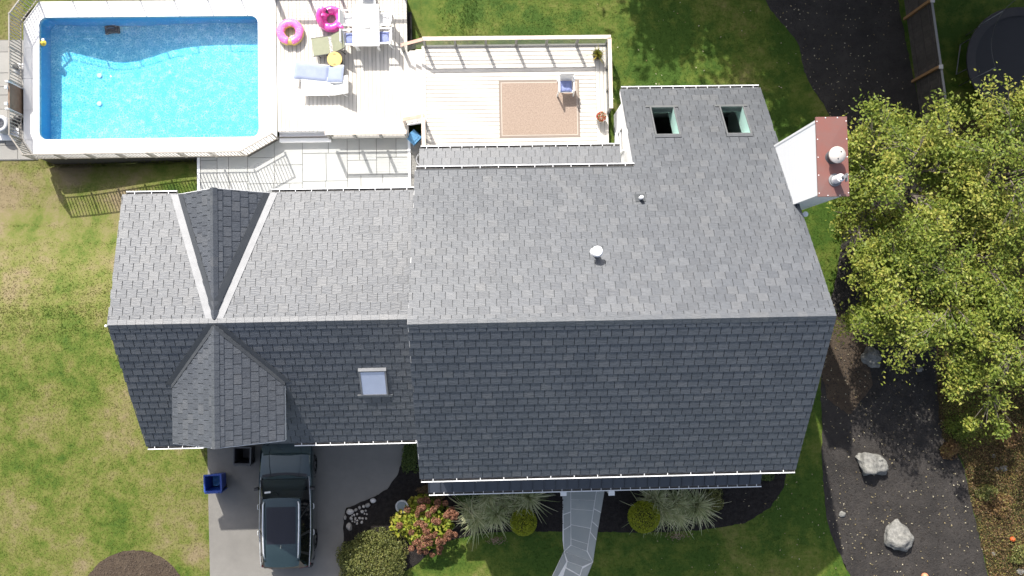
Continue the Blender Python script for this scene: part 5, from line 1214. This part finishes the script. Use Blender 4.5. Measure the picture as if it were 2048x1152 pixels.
for i, (p, a, c, lb, g_) in enumerate(STN):
    o = put('garden_stone', stone_mesh('garden_stone', a*.5, c*.5, .13, 100+i, PEB if i not in (0,) else mat('white_stone', (.62, .61, .60), (.54, .53, .52), 9, .7, .3, 30), .14, 3, 3)); o.location = (p[0], p[1], .05); tag(o, lb, 'stone')
for i, (p, s_) in enumerate(zip(SML, SZ)):
    o = put('river_stone', stone_mesh('river_stone', s_*.5*rng.uniform(.85, 1.15), s_*.5*rng.uniform(.85, 1.15), s_*.4, 130+i, PEB, .12, 2, 2)); o.location = (p[0], p[1], .022+s_*.12); o.rotation_euler = (0, 0, rng.uniform(0, 3)); tag(o, 'small rounded river stone in the cluster beside the driveway', 'stone', 'river stones beside the driveway')
for i, (p, sx, sy, sz, rz, lb) in enumerate(((((14.69, -1.74, 0.2)), .36, .46, .34, .2, 'mossy grey boulder nearest the tree, farthest of the three along the path'), ((14.48, -5.75, 0.2), .68, .50, .46, -.5, 'angular pale grey boulder in the middle of the path'), ((15.49, -8.51, 0.2), .50, .64, .44, .1, 'rounded light granite boulder on the near part of the path'))):
    o = put('boulder', stone_mesh('boulder', sx, sy, sz, 200+i*7, BOULD, .2, 4, 5)); o.location = (p[0], p[1], sz*.3); o.rotation_euler = (0, 0, rz); tag(o, lb, 'boulder')
for p, s_, lb in (((16.59, -2.21, 0), .14, 'small pale rock under the edge of the leafy tree'), ((19.7, -6.05, 0), .16, 'small whitish rock lying in the brown scrub'), ((19.43, -6.08, 0), .10, 'small grey rock left of the whitish one in the scrub'), ((19.33, -5.58, 0), .09, 'small grey rock behind the whitish one in the scrub'), ((19.17, -9.27, 0), .10, 'pale rock at the scrub edge near the frame bottom'), ((20.21, -9.97, 0), .16, 'pale rock in the near right corner'), ((13.41, -7.62, 0), .13, 'brownish rock half buried near the path lawn edge')):
    o = put('garden_rock', stone_mesh('garden_rock', s_, s_*.85, s_*.6, int(p[0]*100) % 97, BOULD, .16, 3, 4)); o.location = (p[0], p[1], .04); tag(o, lb, 'rock')
for p, r_, lb, c_ in (((19.91, -8.72, 0.1), .10, 'orange ball lying in the brown scrub', (.75, .13, .03)), ((16.46, -10.01, 0.1), .13, 'salmon orange ball cut by the bottom frame edge', (.75, .28, .15))):
    o = torus(B(), (0, 0, 0), 0.001, r_, 24, 16).build('ball', mat('ball_%d' % int(r_*100), c_, None, 3, .5), None, True); o.location = (p[0], p[1], r_+.01); tag(o, lb, 'ball')
# ------------------------------------------------------------------ fence and trampoline
fA, fB = (16.47, 12.47, 0), (17.13, 6.21, 0)
fn = thing('board_fence', 'dark weathered board fence running behind the leafy tree', 'fence', (fA[0], fA[1], 0))
d = Vector((fB[0]-fA[0], fB[1]-fA[1], 0)); L = d.length; d.normalize(); ang = math.atan2(d.y, d.x); k = int(L/.145)
PK = []
for i in range(6):
    b = B(); b.t = rng.random(); hgt = 1.92+rng.uniform(-.02, .02); b.box(0, .138, -.012, .012, .03, hgt); PK.append(b.mesh('fence_board', WOODF))
for i in range(k): put('fence_board', rng.choice(PK), fn, False, Matrix.Translation(Vector((fA[0], fA[1], 0))+d*i*.145) @ Matrix.Rotation(ang, 4, 'Z'))
sN = Vector((d.y, -d.x, 0))
if sN.x > 0: sN = -sN
for z in (.3, 1.0, 1.65):
    q = [Vector((fA[0], fA[1], z))+sN*.014, Vector((fB[0], fB[1], z))+sN*.014, Vector((fB[0], fB[1], z))+sN*.055, Vector((fA[0], fA[1], z))+sN*.055]; B().hull8(q, [p+Vector((0, 0, .09)) for p in q]).build('rail', WOODF, fn)
b = B(); q = [Vector((fA[0], fA[1], 1.95))-sN*.04, Vector((fB[0], fB[1], 1.95))-sN*.04, Vector((fB[0], fB[1], 1.95))+sN*.04, Vector((fA[0], fA[1], 1.95))+sN*.04]; b.hull8(q, [p+Vector((0, 0, .025)) for p in q]); b.build('top_cap', mat('cap_grey', (.24, .23, .22), None, 4, .8), fn)
for i, p in enumerate(((16.51, 11.33, 0), (16.73, 8.88, 0), (17, 6.51, 0))):
    o = B().box(p[0]-.05, p[0]+.05, p[1]-.05, p[1]+.05, 0, 2.02).build('post', WOODO, fn); B().box(p[0]+.0, p[0]+.15, p[1]-.08, p[1]+.08, 2.02, 2.06, .01).build('post_cap', mat('cap_pale', (.52, .48, .45)), o)
x, y, _ = (20.44, 9.38, 0.9)
tp = thing('trampoline', 'round black trampoline with net poles in the far right corner', 'trampoline', (x, y, 0))
B().lathe([(0, .90), (1.75, .90)], n=48, cap=False).build('mat', mat('tramp_mat', (.014, .014, .017), None, 3, .7), tp, local=True)
B().lathe([(1.72, .93), (2.05, .93), (2.07, .90), (2.05, .87), (1.72, .87)], n=48, cap=False).build('spring_pad', mat('tramp_pad', (.016, .015, .018), (.026, .023, .023), 3, .6), tp, local=True)
torus(B(), (0, 0, .86), 2.0, .025, 48, 6).build('frame', FLASH, tp, True, local=True)
for k in range(6):
    a = R(20+k*60); c_, s_ = math.cos(a), math.sin(a); B().tube([(2.0*c_, 2.0*s_, 0), (2.02*c_, 2.02*s_, .9), (2.08*c_, 2.08*s_, 1.1), (2.08*c_, 2.08*s_, 2.6)], .022, 6).build('net_pole', DARKM if k not in (2, 3) else FLASH, tp, True, local=True)
torus(B(), (0, 0, 2.6), 2.07, .012, 48, 4).build('net_hoop', DARKM, tp, local=True)
for k in range(3): a = R(50+k*120); B().tube([(2.0*math.cos(a-.3), 2.0*math.sin(a-.3), .85), (2.0*math.cos(a-.3), 2.0*math.sin(a-.3), .02), (2.0*math.cos(a+.3), 2.0*math.sin(a+.3), .02), (2.0*math.cos(a+.3), 2.0*math.sin(a+.3), .85)], .025, 6).build('leg', FLASH, tp, local=True)
# ------------------------------------------------------------------ vegetation
def tree(name, label, base, h, rad, seed, nleaf, lsize, lm, trunk_r=.12, trunk_h=1.6, limbs=9, group=None, flat=.62, sig=.21, squash=(1, 1)):
    r = random.Random(seed); nr = np.random.default_rng(seed); root = thing(name, label, 'tree', (base[0], base[1], 0), 0, group)
    b = B(); tips = []; b0 = Vector((0, 0, 0)); top = Vector((r.uniform(-.2, .2), r.uniform(-.2, .2), trunk_h))
    b.tube([b0, b0.lerp(top, .5)+Vector((.05, .03, 0)), top, Vector((top.x*1.3, top.y*1.3, h*.75))], [trunk_r*1.25, trunk_r, trunk_r*.85, trunk_r*.3], 8)
    tw = B()
    for k in range(limbs):
        a = 2*math.pi*(k+r.uniform(-.35, .35))/limbs; f = r.uniform(.35, 1.0) if k % 3 else r.uniform(.1, .5)
        e = Vector((math.cos(a)*rad*f*squash[0], math.sin(a)*rad*f*squash[1], h*(.98-.42*f*f)*r.uniform(.86, 1.05))); s0 = top*r.uniform(.75, 1.0) + Vector((0, 0, r.uniform(0, .9)))
        P = [s0, s0.lerp(e, .35)+Vector((r.uniform(-.2, .2), r.uniform(-.2, .2), .25)), s0.lerp(e, .7)+Vector((r.uniform(-.2, .2), r.uniform(-.2, .2), .2)), e]
        b.tube(P, [trunk_r*.55, trunk_r*.4, trunk_r*.25, trunk_r*.08], 6)
        for j in range(r.randint(6, 8)):
            t = r.uniform(.3, 1.0); i = min(int(t*3), 2); p = P[i].lerp(P[i+1], t*3-i); a2 = a + r.uniform(-1.3, 1.3); l = rad*r.uniform(.18, .40)
            q = p + Vector((math.cos(a2)*l, math.sin(a2)*l, r.uniform(-.15, .75)*l)); mid = p.lerp(q, .5)+Vector((0, 0, l*.12)); tw.tube([p, mid, q], [.022, .015, .006], 4); tips.append((mid, .6)); tips.append((q, 1.0))
            for m_ in range(3):
                a3 = a2 + r.uniform(-1.1, 1.1); l3 = l*r.uniform(.35, .7); q3 = q.lerp(mid, r.uniform(0, .8)) + Vector((math.cos(a3)*l3, math.sin(a3)*l3, r.uniform(-.25, .5)*l3)); tw.tube([mid, q3], [.010, .004], 3); tips.append((q3, .8))
    b.build('trunk', BARK, root, True, local=True, fixn=False); tw.build('twigs', mat('twig', (.12, .10, .085), (.17, .145, .125), 6, .9), root, local=True, fixn=False)
    T = np.array([tuple(t[0]) for t in tips]); W_ = np.array([t[1] for t in tips]); W_ *= nr.uniform(.03, 1.3, len(W_))**2.6; W_ /= W_.sum()
    idx = nr.choice(len(T), nleaf, p=W_); P = T[idx] + nr.normal(size=(nleaf, 3))*np.array([sig, sig, sig*flat])*nr.uniform(.5, 1.45, len(T))[idx][:, None]
    tint = np.clip(nr.uniform(.0, 1, nleaf)*.55 + nr.uniform(0, 1, len(T))[idx]*.45, 0, 1)
    put('crown', leafgeo('crown', P, lsize, lm, seed, up=.9, aspect=.5, tint=tint), root, True)
    return root
YGREEN = leafmat('yellow_green_leaf', [(.05, (.09, .14, .018)), (.35, (.175, .235, .034)), (.7, (.285, .32, .055)), (1.0, (.44, .40, .09))], .38)
DGREEN = leafmat('mid_green_leaf', [(.05, (.035, .06, .012)), (.5, (.07, .11, .022)), (.95, (.14, .18, .04))], .25)
TG = None
tree('leafy_tree', 'yellow-green leafy tree closest to the chimney', (14.5, 4.6), 5.4, 2.9, 3, 23000, .13, YGREEN, limbs=11)
tree('leafy_tree', 'yellow-green leafy tree above the mossy boulder, right of the roof ridge', (15.2, .6), 4.6, 2.7, 8, 20000, .13, YGREEN, limbs=12)
tree('leafy_tree', 'bright yellowing tree at the right frame edge beyond the chimney', (18.4, 4.6), 6.0, 3.4, 13, 23000, .13, YGREEN, limbs=11)
tree('leafy_tree', 'yellow-green tree at the right frame edge above the brown scrub', (18.7, -.8), 5.0, 2.9, 17, 22000, .13, YGREEN, limbs=12)
tree('leafy_tree', 'dense green tree filling the gap between the right-hand trees', (16.6, 1.6), 5.2, 2.6, 27, 17000, .13, YGREEN, limbs=10)
tree('tall_tree', 'tall green tree beyond the far lawn, seen mainly by its shadow', (5.6, 20.0), 9.5, 2.8, 23, 5000, .45, DGREEN, .2, 4, 10, sig=.5)
tree('tall_tree', 'tall broad tree beyond the far right lawn, shading the mulch path', (10.8, 21.5), 13, 4.6, 33, 8000, .5, DGREEN, .28, 5, 13, sig=.6)
tree('tall_tree', 'tall dark tree at the far right frame edge above the fence', (14.6, 20.0), 13.5, 5.0, 43, 20000, .5, DGREEN, .28, 5, 13, sig=.65)
tree('tall_tree', 'tall tree behind the trampoline, out past the frame corner', (19.8, 18.5), 13, 4.8, 53, 18000, .5, DGREEN, .28, 5, 12, sig=.65)
tree('tall_tree', 'tall dark tree just past the far frame edge beside the mulch path', (12.2, 16.8), 9.5, 3.6, 63, 14000, .45, DGREEN, .24, 4, 12, sig=.6)
# shrubs
def shrub(name, label, c, rx, ry, h, n_, ls, lm, seed, cat='shrub', up=.6, lumps=14, asp=.55, lumpr=.42):
    root = thing(name, label, cat, (c[0], c[1], .02)); nr = np.random.default_rng(seed)
    d = nr.normal(size=(lumps, 3)); d[:, 2] = np.abs(d[:, 2]); d /= np.linalg.norm(d, axis=1)[:, None]; C = d*np.array([rx*.62, ry*.62, h*.58])*nr.uniform(.55, 1.05, lumps)[:, None]
    idx = nr.integers(0, lumps, n_); P = C[idx] + blobpts(nr, n_, 1.0, 1, .7)*np.array([rx*lumpr, ry*lumpr, h*.36]); P[:, 2] = np.abs(P[:, 2]) + .04
    tint = np.clip(nr.uniform(0, 1, n_)*.6 + nr.uniform(0, 1, lumps)[idx]*.4, 0, 1)
    put('foliage', leafgeo('foliage', P, ls, lm, seed, up=up, aspect=asp, tint=tint), root, True)
    b = B()
    for i in range(lumps): b.tube([(0, 0, 0), tuple(C[i]*.5+np.array([0, 0, .1])), tuple(C[i])], [.02, .012, .006], 4)
    b.build('stems', BARK, root, local=True, fixn=False); return root
OLIVE = leafmat('olive_leaf', [(.05, (.055, .068, .016)), (.4, (.115, .130, .032)), (.75, (.19, .195, .055)), (1, (.26, .22, .09))], .25)
shrub('evergreen_shrub', 'large olive green shrub at the driveway corner, cut by the bottom frame edge', (-4.31, -8.75, 0.5), 1.55, 1.25, 1.25, 19000, .075, OLIVE, 61, lumps=26)
HYL = leafmat('hydrangea_leaf', [(.05, (.08, .13, .018)), (.4, (.18, .24, .024)), (.75, (.32, .34, .035)), (1, (.40, .33, .07))], .3)
hy = shrub('hydrangea', 'hydrangea bush with yellow-green leaves and dusty pink flower heads', (-2.31, -7.46, 0.5), 1.32, 1.15, 1.15, 4000, .15, HYL, 71, lumps=20, asp=.7)
FLW = leafmat('dusty_pink_petal', [(.05, (.12, .062, .034)), (.5, (.25, .115, .07)), (1, (.38, .18, .11))], .2)
nr = np.random.default_rng(5); FM = []
for k in range(4):
    P = blobpts(nr, 200, .115, .7, .6); FM.append(leafgeo('flower_head', P, .045, FLW, 300+k, up=.2, aspect=.9))
for k in range(70):
    a, q = nr.uniform(0, 6.283), nr.uniform(0, 1)**.55; fx, fy = math.cos(a)*q*1.22+.06, math.sin(a)*q*1.05-.06
    if fx < -.45 and nr.uniform() < .7: continue
    o = put('flower_head', FM[k % 4], hy, True, Matrix.Translation((fx, fy, max(.35, 1.12*math.sqrt(max(0, 1-.72*q*q))+nr.uniform(-.08, .06)))) @ Matrix.Scale(nr.uniform(.7, 1.2), 4))
shrub('bronze_shrub', 'low bronze-leaved shrub between hydrangea and porch eave', (-2.03, -6.35, 0.3), .75, .35, .6, 1500, .09, leafmat('bronze_leaf', [(.05, (.04, .045, .014)), (.5, (.10, .07, .03)), (1, (.17, .10, .06))]), 73)
shrub('green_shrub', 'low green shrub between porch eave and the left ornamental grass', (-0.92, -6.47, 0.3), .55, .35, .55, 1200, .08, DGREEN, 74)
shrub('green_shrub', 'dark green shrub tucked in the corner beside the driveway and house', (-2.8, -5.04, 0.3), .42, .85, .6, 2200, .07, DGREEN, 75)
BOX = leafmat('boxwood_leaf', [(.05, (.16, .20, .012)), (.5, (.29, .34, .018)), (1, (.44, .46, .03))], .25)
def ball(label, c, r_, seed):
    root = thing('boxwood_ball', label, 'shrub', (c[0], c[1], .02)); nr = np.random.default_rng(seed); P = blobpts(nr, 9000, r_, .85, .86); P[:, 2] += r_*.8; P = P[P[:, 2] > .02]
    put('foliage', leafgeo('foliage', P, .045, BOX, seed, up=.4, aspect=.6), root, True)
    b = B(); torus(b, (0, 0, r_*.8), .001, r_*.80, 20, 12, sq=.85); b.build('core', MATS['mulch_chip'], root, True, local=True)
ball('clipped yellow-green round shrub at the near edge of the right entry bed', (5.79, -7.41, 0.4), .60, 81)
ball('clipped yellow-green round shrub peeking from behind the left ornamental grass', (1.32, -7.51, 0.3), .50, 82)
OGR = leafmat('ornamental_grass', [(.05, (.26, .31, .13)), (.45, (.50, .53, .29)), (.8, (.70, .70, .44)), (1, (.80, .76, .52))], .35)
def ograss(label, c, n_, L, seed, tufts):
    root = thing('ornamental_grass', label, 'ornamental grass', (c[0], c[1], .02)); b = B()
    for i, (dx, dy, k) in enumerate(tufts): blades(b, (dx, dy, 0), int(n_*k), L*math.sqrt(k), seed+i, .95, 1.0, .017, 0, 6)
    b.build('blades', OGR, root, local=True, fixn=False)
    nr = np.random.default_rng(seed); P = nr.normal(size=(90, 3))*np.array([.22, .08, .05]) + np.array([.15, -1.0, .35])
    put('seed_plumes', leafgeo('seed_plumes', P, .10, leafmat('plume_%d' % seed, [(.1, (.22, .13, .11)), (1, (.36, .25, .21))]), seed, aspect=.25), root, True)
gr_ = random.Random(12)
def tufts(n_, sx, sy): return [(gr_.gauss(0, sx), gr_.gauss(0, sy), gr_.uniform(.3, .85)) for _ in range(n_)]
ograss('pale green ornamental grass arching out left of the walkway', (0.18, -7.17, 0.3), 190, 1.5, 91, tufts(13, .55, .33))
ograss('pale green ornamental grass beside the round shrub right of the walkway', (6.91, -7.2, 0.3), 190, 1.5, 95, tufts(14, .58, .33))
shrub('dark_shrub', 'dark leafy shrub on the right flank of the right ornamental grass', (8.42, -6.9, 0.3), .55, .60, .6, 1800, .075, OLIVE, 76)
shrub('dark_shrub', 'small dark shrub at the porch end under the roof corner', (10.53, -6.03, 0.3), .35, .5, .5, 900, .07, DGREEN, 77)
# brown scrub under the right-hand trees
RUST = leafmat('rusty_scrub', [(.05, (.06, .045, .015)), (.35, (.13, .075, .035)), (.7, (.20, .12, .05)), (1, (.22, .20, .05))], .2)
nr = np.random.default_rng(66)
def scatter(name, poly, n_, hgt, size, lm, seed, label, cat, up=.5, clump=1.2):
    r = np.random.default_rng(seed); xs = [p[0] for p in poly]; ys = [p[1] for p in poly]
    K = 60; cx_ = r.uniform(min(xs), max(xs), K); cy_ = r.uniform(min(ys), max(ys), K); ch = r.uniform(.3, 1, K)
    i = r.integers(0, K, n_*3); x_ = cx_[i]+r.normal(size=n_*3)*clump; y_ = cy_[i]+r.normal(size=n_*3)*clump
    k = inpoly(x_, y_, poly); x_, y_, i = x_[k][:n_], y_[k][:n_], i[k][:n_]
    P = np.stack([x_, y_, .03 + r.uniform(0, 1, len(x_))*hgt*ch[i]], 1)
    stuff(put(name, leafgeo(name, P, size, lm, seed, up=up, aspect=.4)), label, cat)
SC2 = P2([(17.23, -2.64, 0), (17.31, -4.73, 0), (18.14, -5.7, 0), (18.38, -7.22, 0), (18.62, -8.36, 0), (18.99, -10.26, 0), (23, -11, 0), (23, -2, 0)])
scatter('scrub', SC2, 26000, .30, .075, RUST, 67, 'rusty brown and yellow low scrub right of the mulch path', 'scrub')
scatter('green_groundcover', SC2, 9000, .28, .07, OLIVE, 69, 'patchy green weeds growing through the brown scrub', 'weeds', clump=.5)
scatter('yellow_groundcover', P2([(17.48, -2.84, 0), (19.51, -3.07, 0), (19.43, -4.98, 0), (18.25, -5.33, 0), (17.41, -4.55, 0)]), 3500, .35, .08, YGREEN, 68, 'yellow-green ground cover below the right-hand trees', 'ground cover', clump=.6)
for i, (p, rr_, hh_, mm_) in enumerate((((18.09, -4.35, 0.2), .8, .7, YGREEN), ((17.57, -5.28, 0.2), .5, .4, RUST), ((19.42, -7.4, 0.2), .7, .5, RUST), ((18.95, -6.92, 0.2), .5, .4, OLIVE), ((20.02, -9.29, 0.2), .6, .5, OLIVE), ((19.9, -4.96, 0.2), .6, .5, RUST))):
    shrub('scrub_bush', ('yellow-green bush at the top of the scrub below the tree', 'rusty low bush at the path edge below the yellow one', 'rusty bush in the middle of the scrub', 'olive bush left of the middle rusty one', 'olive bush near the bottom right corner beside the orange ball', 'rusty bush at the right frame edge under the tree')[i], p, rr_, rr_*.8, hh_, 1500, .075, mm_, 400+i)
# fallen leaves
def fallen(n_, seed):
    r = np.random.default_rng(seed); poly = PATH; x_ = r.uniform(9.5, 20, n_*3); y_ = r.uniform(-10, 13, n_*3); k = inpoly(x_, y_, poly); x_, y_ = x_[k][:n_], y_[k][:n_]
    x2 = r.uniform(6, 14, 90); y2 = r.uniform(-10, -6, 90); x3 = r.uniform(4, 13, 60); y3 = r.uniform(8.3, 13, 60)
    P = np.stack([np.concatenate([x_, x2, x3]), np.concatenate([y_, y2, y3]), np.full(len(x_)+150, .06)], 1)
    stuff(put('fallen_leaves', leafgeo('fallen_leaves', P, .065, leafmat('fallen_leaf', [(.05, (.20, .15, .06)), (.5, (.30, .26, .16)), (1, (.42, .38, .28))], .1), seed, up=2.5, aspect=.6)), 'pale fallen leaves scattered over the dark path and lawn', 'fallen leaves')
fallen(950, 5)
